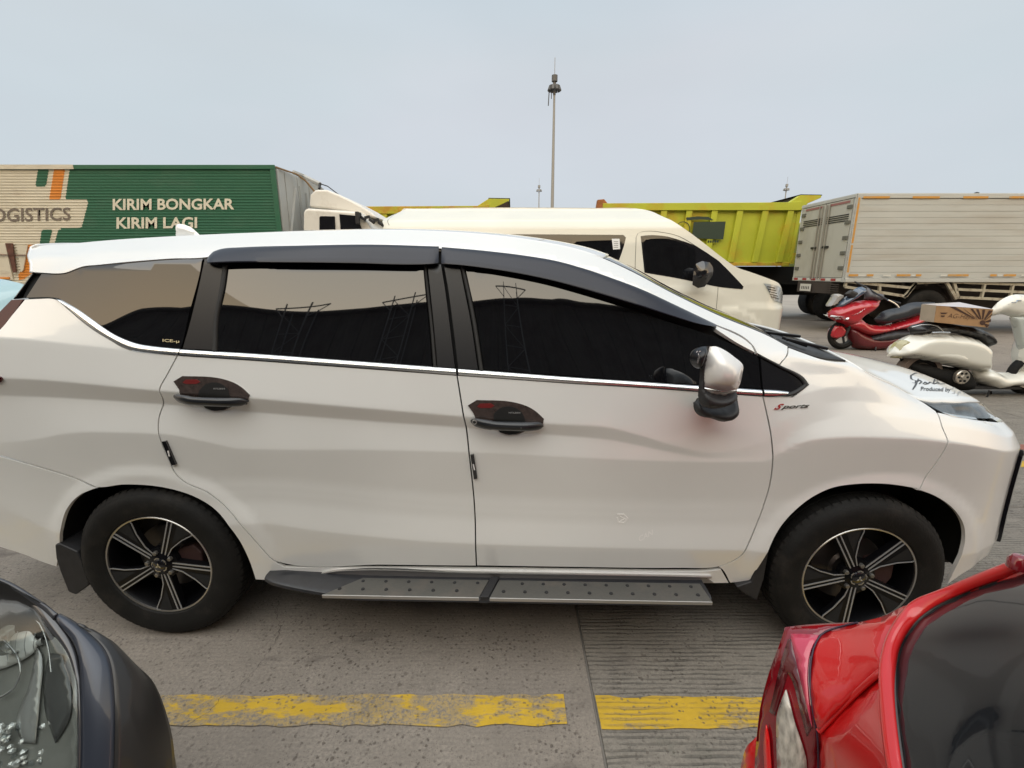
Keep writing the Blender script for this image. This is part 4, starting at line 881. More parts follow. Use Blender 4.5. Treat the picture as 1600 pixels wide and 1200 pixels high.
def m_on(x0, y0, x1, y1, yo):
    a, b = on_y(x0, y0, yo), on_y(x1, y1, yo)
    return lambda s_, t_: Vector((b[0] + (a[0] - b[0]) * (1 - t_), -yo, a[2] + (b[2] - a[2]) * (1 - s_)))
q0, q1, q2 = (Vector((p[0], -(YM + .0475), p[2])) for p in (on_y(1091.5, 554.5, YM + .0475), on_y(1088.5, 567, YM + .0475), on_y(1094.2, 555.3, YM + .0475)))
text_fit('lettering', 'MITSUBISHI', lambda s_, t_: q0 + (q1 - q0) * s_ + (q2 - q0) * t_, GREYP, mr_)
for (dx, dy, a) in ((0, -2.5, 60), (4.5, -3, 15), (2.3, 1.5, 100)):
    c_ = on_y(1089 + dx, 552 + dy, YM + .0475); e = MB(); l_ = .0042; ca, sa = math.cos(R(a)), math.sin(R(a)); e.add([(c_[0] + l_ * ca, -c_[1], c_[2] + l_ * sa), (c_[0] - l_ * .4 * sa, -c_[1], c_[2] + l_ * .4 * ca), (c_[0] - l_ * ca, -c_[1], c_[2] - l_ * sa), (c_[0] + l_ * .4 * sa, -c_[1], c_[2] - l_ * .4 * ca)], [(0, 1, 2, 3)]); e.build('emblem_diamond', WHT, mr_, 0)

# headlight, nose, tail
hl = empty('headlight', parent=car)
panel(W, 'lamp_body', [(1437, 625.5), (1480, 628.5), (1519, 629), ('uz', 2.12, .955), ('uz', 2.12, .91), (1524, 653), (1487, 646.5), (1468, 642)], mat('lamp_bowl', (.10, .11, .12), .25, .6, noise=(18, .8)), hl, lift=-.02, inset=0, flange=0)
panel(W, 'lamp_lens', [(1437, 625), (1480, 628), (1519, 628.5), ('uz', 2.12, .955), ('uz', 2.12, .91), (1524, 653), (1487, 646.5), (1467, 642)], LENS, hl, lift=-.002, inset=.001, flange=.004)
strip(W, 'lamp_lower_strip', [(1470, 643), (1487, 647), (1510, 650), (1524, 652.5)], [(1474, 645.5), (1487, 650), (1510, 653.5), (1527, 655.5)], CHROME, hl, lift=.002, bulge=.003, n=30)
gr = []; 
zz = np.linspace(on_y(1590, 712, .70)[2] + .02, on_y(1554, 835, .70)[2], 26)
def usil(z):
    us = np.linspace(1.75, 2.6, 400); p = W.P(us, np.full(400, z), .004); wpt = p - W.loc_ray([(800, 600)])[0]; # direction from the eye
    ang = np.arctan2(wpt[:, 0], -wpt[:, 1]); return us[int(np.argmax(ang))]
V = []; F = []
for i, z in enumerate(zz):
    u = usil(z); 
    for du, l_ in ((-.022, .001), (-.020, .012), (.0, .014), (.06, .016), (.10, .0)): V.append((u + du, z, l_))
V = np.array(V); pos = W.to_bl(W.P(V[:, 0], V[:, 1], V[:, 2])); F = [(i * 5 + j, (i + 1) * 5 + j, (i + 1) * 5 + j + 1, i * 5 + j + 1) for i in range(25) for j in range(4)]
mb = MB(); mb.add(pos, F); mb.build('grille_surround', GLOSSB, car, 40)
# nose: joins the two corners of the bumper
def col(u, z0, z1, k=14): z = np.linspace(z0, z1, k); return W.P(np.full(k, u), z)
nose = loft('nose_panel', col(2.29, .34, .93), lambda t: 0., lambda t: .10, mat('front_grille_black', (.015, .015, .016), .4), car, p=2, thick=.005)
RED = mat('tail_lamp_red', (.05, .004, .006), .15, spec=.4)
panel(W, 'tail_lamp', [(37, 467), (18, 468), (-20, 505), (-80, 560), (-80, 580), (-60, 572), (0, 516), (20, 491)], RED, car, lift=.0, inset=.001)
panel(W, 'tail_lamp_tip', [(-60, 580), (-10, 585), (0, 589), (3, 593), (0, 598), (-60, 600)], RED, car, lift=.006, inset=0, flange=.008)
te = np.array(list(W.P3([(49, 404), (50, 424), (34, 447), (17, 468)], 0.))); tl = edge3([(50, 425), (34, 447), (17, 469), (-18, 505), (-80, 562)], 24, -.004)
loft('rear_window', edge3([(50, 425), (34, 447), (19, 467)], 12, -.004), lambda t: .0, lambda t: -.14, TINT, car, p=2, thick=.004)
loft('tailgate', edge3([(18, 468), (-18, 505), (-80, 562)], 12, -.004), lambda t: .0, lambda t: -.14, PEARL, car, p=2, thick=.01)
loft('spoiler', edge3([(60, 385), (50, 388), (46, 398), (50, 410), (51, 426)], 20), lambda t: .028 * (1 - t), lambda t: -.12, PEARL, car, p=2, thick=.01)
loft('rear_bumper_centre', col(-2.48, .34, .97), lambda t: 0., lambda t: -.10, PEARL, car, p=2, thick=.01)
# lettering on the bonnet (lies on the bonnet skin)
bpy.context.view_layer.update()
hm = hood.data; from mathutils.bvhtree import BVHTree
hb_ = BVHTree.FromPolygons([v.co.copy() for v in hm.vertices], [tuple(p.vertices) for p in hm.polygons])
def on_hood(px, py, lift=.0015):
    o, d = W.loc_ray([(px, py)]); o3 = Vector((o[0], -o[1], o[2])); d3 = Vector((d[0][0], -d[0][1], d[0][2])).normalized(); h = hb_.ray_cast(o3, d3)
    if h[0] is None: return None
    n = h[1] if h[1].dot(d3) < 0 else -h[1]; return h[0] + n * lift, n
INK = mat('black_vinyl', (.015, .015, .018), .35)
def stroke(pts, wd, mt, name='script_stroke'):
    q = smooth_loop(np.array(pts, float), 1.0, False, 70); P_ = []
    for a in q:
        h = on_hood(*a)
        if h: P_.append(h)
    if len(P_) < 2: return
    V = []; F = []
    for i, (p, n) in enumerate(P_):
        t = (P_[min(i + 1, len(P_) - 1)][0] - P_[max(i - 1, 0)][0]); s_ = t.cross(n).normalized() * wd * (.6 + .4 * math.sin(math.pi * (i + .5) / len(P_))); V += [p + s_, p - s_]
    F = [(2 * i, 2 * i + 1, 2 * i + 3, 2 * i + 2) for i in range(len(P_) - 1)]; mb = MB(); mb.add(V, F); return mb.build(name, mt, hood, 0)
S1 = [[(1442, 586), (1432, 583), (1423, 587), (1424, 592), (1431, 595), (1430, 599), (1425, 598)], [(1435, 592), (1431, 601), (1426, 609)], [(1432, 597), (1437, 594), (1440, 597), (1436, 600)], [(1442, 600), (1446, 597), (1449, 600), (1444, 601)], [(1450, 600), (1453, 597), (1456, 599)], [(1461, 591), (1458, 600), (1463, 599), (1466, 597), (1467, 600), (1476, 600)], [(1458, 595.5), (1466, 595)], [(1482, 600.5), (1488, 601.5), (1497, 603.5)]]
for s_ in S1: stroke(s_, .0032, INK)
for s_ in [[(1496, 606.5), (1490, 606), (1487, 608.5), (1492, 611), (1491, 615), (1487, 615)], [(1498, 612), (1496, 619)], [(1498, 613), (1501, 612), (1500, 615)], [(1503, 613), (1505, 613.5)], [(1507, 611), (1507, 616)]]: stroke(s_, .0018, GREYP)
me = font_mesh('Produced by', 1, 0, .02); co = np.array([v.co[:] for v in me.vertices]); lo, hi = co.min(0), co.max(0)
for v, c in zip(me.vertices, co):
    s_, t_ = (c[0] - lo[0]) / (hi[0] - lo[0]), (c[1] - lo[1]) / (hi[1] - lo[1]); h = on_hood(1438 + 47 * s_ + 1 * t_, 612.5 + 1.5 * s_ - 8 * t_)
    v.co = h[0] if h else v.co
link('lettering', me, INK, hood)
# ------------------------------------------------------------------ vehicles and masts behind
def xz(P_, D): return [((p := at(a, b, D))[0], p[2]) for a, b in P_]
def rel(P_, x0): return [(x - x0, z) for x, z in P_]
def truck_wheel(name, parent, x, y, r=.5, wd=.28, z=None):
    t = MB(); z = r if z is None else z
    t.lathe([(r * .52, .03), (r * .6, 0), (r * .86, -.008), (r * .97, .015), (r, .05), (r, wd - .05), (r * .9, wd), (r * .5, wd)], 40, 'y', (x, y, z)); o = t.build(name, TYRE, parent, 35)
    h = MB(); h.lathe([(r * .55, .035), (r * .5, .09), (r * .3, .10), (r * .28, .02), (r * .12, .01), (0, .01)], 32, 'y', (x, y, z)); h.build('rim', mat('dusty_rim', (.14, .12, .10), .7, .3), o, 35); return o
# ---- cream van
VD = 6.95; VX = 1.12
van = empty('van', (VX, VD + .94, 0), 0, 'cream high roof van facing right behind the white car, dark side glass', 'van')
def vcurv(u): return .006 + (1.9 * min(1, (u - 2.42) / .2) if u > 2.42 else 0) + (1.2 * min(1, (-2.6 - u) / .2) if u < -2.6 else 0)
V = Surf((VX, VD + .94, 0), 0, .94, vcurv, (-3.4, 3.4))
def flat(z, off): return [('uz', -3.2, z, off), ('uz', 3.2, z, off)]
V.set_knots([flat(.28, -.03), flat(.55, .0), flat(.95, .012), [('uz', -3.2, 1.22, .0), ('uz', 1.6, 1.20, .0), ('uz', 2.3, 1.05, -.01), ('uz', 3.2, .98, -.02)], flat(1.30, -.03), flat(1.85, -.13), flat(2.10, -.19), flat(2.20, -.25), flat(2.33, -.55)],
            lambda u, z: .02 * np.clip((.62 - np.sqrt((u - 2.05) ** 2 + (z - .36) ** 2)) / .08, 0, 1), delta=.02)
CREAM = mat('cream_paint', (.74, .725, .64), .35, coat=.8, noise=(2, .03))
TOPV = [(600, 352), (603, 338), (608, 331), (620, 327.5), (650, 326), (725, 324.5), (925, 325), (1000, 326.5), (1017, 330), (1037, 339), (1060, 351), (1083, 367), (1105, 384), (1128, 402), (1150, 417), (1175, 426), (1200, 435), (1218, 444), (1230, 459), (1236, 477), (1239.5, 495), (1240, 530), (1239, 560)]
panel(V, 'body_side', TOPV + [('uz', V.px2uz([(1239, 560)])[0][0], .3), ('uz', 2.52, .3), ('uz', 2.50, .45), ('uz', 2.42, .62), ('uz', 2.25, .74), ('uz', 2.05, .78), ('uz', 1.85, .74), ('uz', 1.68, .62), ('uz', 1.60, .45), ('uz', 1.59, .3), ('uz', -3.0, .3)], CREAM, van, inset=0, grid=.05, step=.04, flange=.03)
e_ = uzl(V, TOPV); pe = V.P(e_[:, 0], e_[:, 1]); pe[:, 2] -= .004
loft('roof_and_nose', [tuple(pe[0] * [1, 1, 0] + [0, 0, .3])] + [tuple(q) for q in smooth_loop(pe, .1, False, 60)] + [tuple(pe[-1] * [1, 1, 0] + [0, 0, .3])], lambda t: .015, lambda t: 0., CREAM, van, p=2.4, thick=.0)
panel(V, 'side_window', [(700, 366), (817, 366), (974, 367), (978, 371), (976, 380), (966, 410), (960, 425), (930, 430), (700, 426)], GLOSSB, van, lift=.002, inset=0, grid=.1, step=.05)
panel(V, 'window_pane', [(700, 372), (886, 372), (888, 424), (700, 423)], TINT, van, lift=.008, inset=0, grid=.1, step=.05)
panel(V, 'window_pane', [(893, 371), (971, 372), (962, 408), (955, 424), (893, 424)], TINT, van, lift=.008, inset=0, grid=.1, step=.05)
panel(V, 'paper_sticker', [(956, 373), (968, 373), (969, 389), (958, 390)], mat('white_paper', (.75, .76, .76), .7), van, lift=.011, inset=0, grid=.1, step=.05)
for k in range(4): strip(V, 'sticker_line', [(959, 377 + 3 * k), (966, 377 + 3 * k)], [(959, 378 + 3 * k), (966, 378 + 3 * k)], GREYP, van, lift=.0125, bulge=0, flange=.0005, n=3)
panel(V, 'door_window', [(1001, 369), (1012, 367.5), (1040, 369), (1062, 375), (1082, 382), (1100, 392), (1125, 410), (1150, 435), (1162, 448), (1160, 452), (1148, 451), (1125, 448.5), (1060, 435), (1007, 426)], GLOSSB, van, lift=.003, inset=0, grid=.08, step=.04)
panel(V, 'door_glass', [(1005, 372), (1040, 372.5), (1060, 378), (1080, 386), (1087, 390), (1087, 437), (1060, 432), (1010, 423)], TINT, van, lift=.008, inset=0, grid=.1, step=.05)
SEAM = mat('panel_gap', (.06, .055, .045), .8)
def seam(srf, par, P_, wpx=.5, lift=.002): strip(srf, 'door_seam', [(a - wpx * .7, b + wpx * .5) for a, b in P_], [(a + wpx * .7, b - wpx * .5) for a, b in P_], SEAM, par, lift=lift, bulge=0, flange=.004, n=40)
seam(V, van, [(992, 480), (992.5, 415), (994, 368), (998, 363), (1012, 361), (1035, 363), (1060, 369), (1085, 383), (1108, 398), (1124, 409), (1128, 413)], .5)
seam(V, van, [(1122, 448), (1120, 475), (1118, 510)], .45)
seam(V, van, [(608, 352), (610, 340), (613, 334), (620, 331)], .5)
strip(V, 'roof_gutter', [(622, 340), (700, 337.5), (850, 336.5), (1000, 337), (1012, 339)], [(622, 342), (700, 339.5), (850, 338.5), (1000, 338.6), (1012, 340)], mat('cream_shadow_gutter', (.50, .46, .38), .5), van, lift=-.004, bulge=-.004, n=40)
vh = empty('headlight', parent=van)
panel(V, 'lamp_body', [(1194, 443), (1206, 445), (1218, 449), (1229, 459), (1234, 472), (1224, 474), (1210, 470), (1203, 458)], mat('lamp_bowl_grey', (.55, .57, .60), .2, .2, noise=(14, .5)), vh, lift=.004, inset=0, grid=.03, step=.02)
for k in range(5): strip(V, 'lamp_rib', [(1199 + 1.5 * k, 447 + 4 * k), (1211 + 1.5 * k, 449.5 + 4.2 * k)], [(1199.3 + 1.5 * k, 448.3 + 4 * k), (1211 + 1.5 * k, 451 + 4.2 * k)], BLACKT, vh, lift=.008, bulge=.001, n=5)
panel(V, 'lamp_lens', [(1193, 442), (1206, 444), (1218, 448), (1230, 459), (1235, 474), (1224, 475), (1209, 470.5), (1202, 458)], LENS, vh, lift=.012, inset=0, grid=.05, step=.02)
panel(V, 'bumper_slot', [(1231, 496), (1234.5, 497), (1235.5, 522), (1232, 522)], BLACKP, van, lift=.003, inset=0, grid=.05, step=.03)
vm = empty('door_mirror', parent=van)
mp0 = at(1097, 430, VD - .12); mz = xz([(1081, 445), (1083, 425), (1087, 412), (1096, 408), (1108, 410), (1113, 418), (1113, 430), (1106, 440), (1100, 448), (1090, 450)], VD - .14)
puff('mirror_shell', [(x - VX, z) for x, z in mz], .09, .09, GLOSSB, vm, y=-1.10, grid=.04, step=.03)
mb = MB(); mb.bar((mp0[0] - VX, -.86, mp0[2] - .1), (mp0[0] - VX, -1.08, mp0[2] - .08), .06, .05); mb.build('mirror_arm', BLACKP, vm, 0)
for ux in (2.05, -2.0): truck_wheel('wheel', van, ux + .02, -.93, .34, .22)
mb = MB(); mb.box(-2.9, 2.5, -.7, .9, .3, .9); mb.build('underbody', DARK, van, 0)
mb = MB(); n = 16; VV = [(2.05 + .48 * math.cos(math.pi * i / n), y, .36 + .44 * math.sin(math.pi * i / n)) for i in range(n + 1) for y in (-.93, -.5)]
mb.add(VV, [(2 * i, 2 * i + 1, 2 * i + 3, 2 * i + 2) for i in range(n)]); mb.build('wheel_arch_liner', DARK, van, 40)

# ---- lorry with a green and white box body
LD = 10.2; cx = at(430, 260, LD)[0]
lor = empty('box_lorry', (cx, LD, 0), 0, 'lorry with ribbed green and cream box body lettered KIRIM BONGKAR', 'lorry')
ztop = at(430, 260.5, LD)[2]; zbot = at(20, 443, LD)[2]; pitch = .055
def ribbed(name, poly, m_, par, dy=0.):
    pz = np.array([(a - cx, b) for a, b in xz(poly, LD)]); mb = MB(); k0 = int(zbot / pitch); z = k0 * pitch; cut = [(0, 0), (.55, 0), (.70, .009), (.84, .009), (1, 0)]
    while z < ztop:
        for i in range(4):
            za, zb = z + cut[i][0] * pitch, z + cut[i + 1][0] * pitch; za2, zb2 = max(za, zbot), min(zb, ztop)
            if zb2 <= za2: continue
            def xs_(zq):
                r = []; n = len(pz)
                for j in range(n):
                    (x1, z1), (x2, z2) = pz[j], pz[(j + 1) % n]
                    if (z1 > zq) != (z2 > zq): r.append(x1 + (zq - z1) * (x2 - x1) / (z2 - z1))
                return sorted(r)
            r = xs_((za2 + zb2) / 2)
            for q in range(0, len(r) - 1, 2):
                mb.add([(r[q], -cut[i][1] + dy, za2), (r[q + 1], -cut[i][1] + dy, za2), (r[q + 1], -cut[i + 1][1] + dy, zb2), (r[q], -cut[i + 1][1] + dy, zb2)], [(0, 1, 2, 3)])
        z += pitch
    return tag(mb.build(name, m_, par, smooth=0))
GREEN = mat('lorry_green', (.022, .115, .062), .5, coat=.2, grime=((.05, .13, .08), 3, .5, .8, (.4, 1, 1)))
CREAMW = mat('lorry_cream', (.60, .55, .44), .6, noise=(1.5, .08), grime=((.36, .28, .20), 2.2, .55, .8, (.5, 1, 2.5)))
ORNG = mat('lorry_orange', (.62, .22, .03), .5, noise=(3, .1))
tz = 258; bz = 470
big = [(110, tz), (700, tz), (700, bz), (80, bz), (86, 378), (92, 359), (97, 357), (127, 356), (138, 315), (136, 313), (104, 312), (102.5, 308)]
edge_r = [(110, tz), (430.4, tz), (442.5, 372), (450, 443), (450, bz), (78, bz), (86, 378), (91, 360), (96, 357), (125, 356), (128, 354), (138, 316), (136, 313), (104, 312), (102.5, 309)]
def clipx(P_): return P_
wall = ribbed('wall', [(a, b) for a, b in [(-700, tz), (110, tz), (102.5, 309), (104, 312), (136, 313), (138, 316), (128, 354), (125, 356), (96, 357), (91, 360), (86, 378), (78, bz), (-700, bz)]], CREAMW, lor)
gp = [(x + cx, z) for x, z in [(0, ztop + .01), (0, zbot - .1)]]
def topx(P_, D=LD):  # keep the right edge exactly on the corner of the body
    return P_
def px_of(x, z, D=LD):
    dep = D * CP - (z - CAM_H) * SP; return (800 + FPX * x / dep, 600 - FPX * (D * SP + (z - CAM_H) * CP) / dep)
ribbed('green_wall', [(110, tz), px_of(cx, ztop + .02), px_of(cx, zbot - .02), (78, bz), (86, 378), (91, 360), (96, 357), (125, 356), (128, 354), (138, 316), (136, 313), (104, 312), (102.5, 309)], GREEN, lor)
ribbed('stripe', [(61, tz), (78, tz), (72.5, 289), (70, 291), (57, 291), (56, 288)], GREEN, lor, -.003)
ribbed('stripe', [(86, tz), (103, tz), (95, 310), (93, 312), (78, 312), (77.5, 309)], ORNG, lor, -.003)
ribbed('stripe', [(68, 359), (80, 358), (82, 360), (76, 385), (62, 385), (65, 362)], GREEN, lor, -.003)
ribbed('stripe', [(43, 383), (57, 383), (52, 425), (38, 436), (30, 438), (29, 429), (35, 422)], ORNG, lor, -.003)
def on_l(x0, y0, x1, y1, h0, h1, D=LD - .013, ox=None):
    """text box: baseline (x0,y0)-(x1,y1), heights in px at both ends"""
    A_, B_ = at(x0, y0, D), at(x1, y1, D); C_, D_ = at(x0, y0 - h0, D), at(x1, y1 - h1, D); o_ = Vector((cx if ox is None else ox, LD if ox is None else 0, 0))
    return lambda s_, t_: ((A_ * (1 - s_) + B_ * s_) * (1 - t_) + (C_ * (1 - s_) + D_ * s_) * t_) - o_
CREAML = mat('cream_lettering', (.66, .62, .50), .6, noise=(8, .12)); GREYL = mat('brown_grey_lettering', (.16, .13, .105), .6, noise=(8, .2))
text_fit('lettering', 'KIRIM BONGKAR', on_l(176, 328.5, 366, 327.5, 18, 17.5), CREAML, lor, bold=.028)
text_fit('lettering', 'KIRIM LAGI', on_l(182, 357.5, 308, 356.5, 18, 17.5), CREAML, lor, bold=.028)
text_fit('lettering', 'LOGISTICS', on_l(-27, 348, 110, 344, 22, 20), GREYL, lor, bold=.012)
fr = MB(); fr.box(-6.9, .0, -.035, .0, ztop - .05, ztop + .03); fr.box(-.10, .0, -.03, .0, zbot, ztop - .05); fr.box(-6.9, 0, -.02, .02, zbot - .12, zbot); fr.build('body_frame', GREEN, lor, 0, .005)
cm = MB(); cm.box(-6.9, -4.0, -.040, -.036, ztop - .05, ztop + .032); cm.build('frame_cream_part', CREAMW, lor, 0)
GREYB = mat('bulkhead_grey', (.42, .44, .44), .55, grime=((.28, .27, .25), 1.4, .45, .8, (1, 1, .3)))
fb = MB(); fb.box(-6.9, .0, .03, 2.4, zbot - .1, ztop); fb.build('box_shell', GREYB, lor, 0)
for k in range(8): y0 = .02 + .3 * k; m_ = MB(); m_.box(.0, .018 + .012 * (k % 2), y0 + .006, y0 + .294, zbot, ztop - .03); m_.build('bulkhead_panel', GREYB, lor, 0)
m_ = MB(); m_.bar((.045, .25, zbot + .9), (.045, .75, ztop - .25), .05, .02); m_.bar((.04, .98, zbot), (.04, .98, ztop - .2), .02); m_.bar((.04, 1.3, zbot), (.04, 1.3, ztop - .3), .02); m_.build('bulkhead_brace', GREYB, lor, 0)
# rear lower hatch seen at the left edge
RUST = mat('rust', (.11, .045, .03), .8, noise=(12, .4))
def flatp(name, P_, m_, D=LD - .03, th=.02): mb = MB(); mb.prism([(a - cx, b) for a, b in xz(P_, D)], D - LD, D - LD + th); return mb.build(name, m_, lor, 0)
flatp('hatch', [(-60, 382), (8, 381), (20, 437), (-60, 440)], CREAMW); flatp('rusty_hinge_bar', [(8, 380), (19, 380), (25, 425), (20, 426), (16, 410)], RUST, LD - .045)
flatp('hatch', [(26, 383), (43, 383), (36, 422), (33, 425)], CREAMW, LD - .03); flatp('latch_bar', [(-60, 396.5), (40, 398), (40, 399.5), (-60, 398)], RUST, LD - .06, .01)
flatp('reflector', [(-60, 434), (14, 433), (14, 436), (-60, 437)], ORNG, LD - .05)
ch = MB(); ch.box(-6.8, 2.9, .4, .6, zbot - .42, zbot - .12); ch.box(-6.8, 2.9, 1.8, 2.0, zbot - .42, zbot - .12); ch.build('chassis', DARK, lor, 0)
for x_ in (-5.0, -3.7, 1.6): truck_wheel('wheel', lor, x_, .05, .48, .5)
# cab
WHC = mat('lorry_white', (.72, .70, .65), .45, coat=.3, grime=((.5, .46, .4), 3, .5, .8))
CD = LD + .15
def cabp(name, P_, y0, y1, m_, bev=.02): mb = MB(); mb.prism([(a - cx, b) for a, b in xz(P_, LD + y0)], y0, y1); return mb.build(name, m_, lor, 30, bev)
cabp('cab', [(473, 420), (473, 333), (475, 327.5), (480, 325), (540, 329), (563, 331), (574, 345), (585, 365), (592, 420)], .15, 2.2, WHC, .06)
cabp('wind_deflector_hood', [(482, 324), (484, 304), (492, 296), (510, 296), (528, 303), (545, 311), (562, 320), (578, 330), (590, 341), (570, 338), (540, 330), (510, 326)], .5, 1.9, WHC, .05)
cabp('cab_window', [(499, 339), (501, 337.5), (523, 338), (524.5, 372), (499, 372)], .13, .16, GLOSSB, .003)
cabp('cab_window', [(530, 334.5), (556, 337), (562, 348), (570, 372), (533, 372)], .13, .16, GLOSSB, .003)
m_ = MB(); m_.box(*(sorted((at(560, 350, CD)[0] - cx, at(566, 350, CD)[0] - cx))), -.05, .05, at(560, 352, CD)[2], at(560, 332, CD)[2]); m_.build('cab_mirror', BLACKP, lor, 0, .02)
def lt(P_, r, m_, name):
    mb = MB(); mb.tube([at(a, b, LD + y) - Vector((cx, LD, 0)) for a, b, y in P_], r, 6); mb.build(name, m_, lor, 40)
lt([(431, 261, .02), (448, 267, .3), (463, 272, .6), (478, 283, .8), (492, 300, .9), (511, 320, .6)], .02, mat('tan_hose', (.25, .16, .08), .7), 'hose')
lt([(458, 269, 1.0), (475, 276, 1.2), (500, 288, 1.0)], .05, GREYB, 'roof_rail'); lt([(500, 287, 1.0), (512, 291, .9), (529, 304, .8)], .012, BLACKP, 'cable'); lt([(500, 287, 1.0), (499, 295, .9)], .03, BLACKP, 'bracket')
dk = MB(); 
for k in range(7): a = 556 + 7 * k; b = 336 + 2.2 * k; dk.bar(at(a, b, LD + .1) - Vector((cx, LD, 0)), at(a + 8, b + (6 if k % 2 else -2), LD + .1) - Vector((cx, LD, 0)), .07, .05)
dk.build('wiper_and_mirror_gear', BLACKP, lor, 0)

# ---- tipper lorries
YEL = mat('tipper_yellow_green', (.42, .46, .035), .5, noise=(1.2, .10), grime=((.50, .30, .02), .9, .50, .72))
YELO = mat('tipper_orange_worn', (.50, .30, .03), .55, noise=(6, .2), grime=((.40, .40, .03), 3, .45, .6))
DGR = mat('dark_green_stencil', (.025, .045, .03), .6)
def tipper(D, x0, x1, ys, lab, detail, shift=0.):
    t = empty('tipper_lorry', (0, D, 0), 0, lab, 'tipper lorry', 'yellow green tipper lorries')
    def pr(name, P_, ya, yb, m_, bev=.01): mb = MB(); mb.prism(xz([(a, b + ys) for a, b in P_], D + min(ya, 0)), ya, yb); return mb.build(name, m_, t, 20, bev)
    w_ = x1 - x0; lean = .055
    pr('body_side', [(x0, 328), (x1 - 4, 328), (x1 - 20, 412), (x0 + 8, 412)], .02, .10, YEL)
    pr('top_rail', [(x0 + 2, 317.5), (x1 - 20, 316), (x1 - 2, 314), (x1 - 3, 328.5), (x0 + 2, 328.5)], -.10, .10, YELO if not detail else YEL)
    pr('bottom_rail', [(x0 + 8, 410), (x1 - 20, 410), (x1 - 21, 415.5), (x0 + 8, 415.5)], -.06, .10, YELO)
    pr('tailgate_post', [(x0 - 6, 312), (x0 + 4, 311), (x0 + 9, 317), (x0 + 14, 415), (x0 + 3, 415), (x0 - 8, 325)], -.08, .10, mat('rusty_orange', (.30, .11, .03), .7, noise=(8, .3)))
    nb = 8; 
    for k in range(nb):
        xa = x0 + 14 + (w_ - 36) * k / (nb - 1); q = 9.5; sl = 19 * (.4 + .6 * k / (nb - 1))
        pr('rib', [(xa, 328.5), (xa + q, 328.5), (xa + q - sl, 410), (xa - sl, 410)], -.075, .02, YEL)
    pr('canopy', [(x1 - 20, 316), (x1 - 2, 304.5), (x1 + 30, 305), (x1 + 29, 309), (x1 + 8, 318), (x1 + 3, 328), (x1 - 4, 328)], -.08, .10, YEL)
    pr('canopy_lip', [(x1 - 3, 303.5), (x1 + 31, 304), (x1 + 31, 305.5), (x1 - 3, 305)], -.08, 2.3, DARK)
    pr('canopy_roof', [(x1 - 2, 305), (x1 + 28, 305.5), (x1 + 27, 310), (x1 - 4, 312)], .12, 2.3, mat('canopy_dark', (.10, .09, .04), .7))
    pr('body_shell', [(x0 + 2, 322), (x1 - 8, 322), (x1 - 22, 412), (x0 + 10, 412)], .12, 2.4, DARK)
    pr('front_wall', [(x1 - 6, 322), (x1, 322), (x1 - 16, 412), (x1 - 22, 412)], .0, 2.4, YEL)
    ch_ = MB(); a = at(x0, 420 + ys, D)[0]; b = at(x1 + 90, 420 + ys, D)[0]; zt = at(x0, 415 + ys, D)[2]
    ch_.box(a, b, .5, 1.9, zt - .55, zt - .02); ch_.build('chassis', DARK, t, 0)
    for f_ in (.12, .30, .95): truck_wheel('wheel', t, a + (b - a) * f_, .1, .52, .5)
    cb_ = MB(); xb = at(x1 + 34, 420, D)[0]; cb_.box(xb, xb + 2.0, .1, 2.4, 1.35, 3.0); cb_.build('cab', YEL, t, 0, .1)
    return t, pr
t1, pr1 = tipper(14.3, 940, 1254, 0, 'yellow green tipper lorry with sloping ribs behind the cream van', True)
pr1('stencil', [(1072, 340), (1090, 338), (1108, 339), (1115, 344), (1094, 343), (1073, 344)], -.085, -.078, DGR, 0); pr1('stencil', [(1084, 347), (1134, 346), (1130, 374), (1081, 372)], -.09, -.078, DGR, 0)
for k in range(5): pr1('worn_letter', [(1106 + 3.6 * k, 375.5), (1108.5 + 3.6 * k, 375.5), (1108 + 3.6 * k, 379), (1105.6 + 3.6 * k, 379)], -.085, -.078, DGR, 0)
mb = MB(); c_ = at(1067, 358, 14.2); mb.lathe([(.19, -.09), (.21, -.09), (.21, -.08), (.19, -.08)], 24, 'y', (c_[0], 0, c_[2])); mb.build('round_emblem', DGR, t1, 0)
pr1('front_tape', [(1240, 395), (1244, 395), (1240, 412), (1235, 412)], -.11, -.08, YELO, 0)
t2, pr2 = tipper(15.2, 470, 766, 5.5, 'tipper lorry half hidden between the green box lorry and the van roof', False)
pr2('canopy_inside', [(768, 322), (794, 308.5), (796, 320), (780, 326)], -.10, -.085, mat('canopy_brown', (.035, .022, .015), .8), 0)

xw_ = at(1279, 466, 16.6)[0]
truck_wheel('wheel', t1, xw_, 2.2, .50, .5); mb = MB(); mb.box(xw_ - 3, xw_ + 1.5, 1.9, 2.3, .7, 1.3); mb.build('axle_beam', DARK, t1, 0)
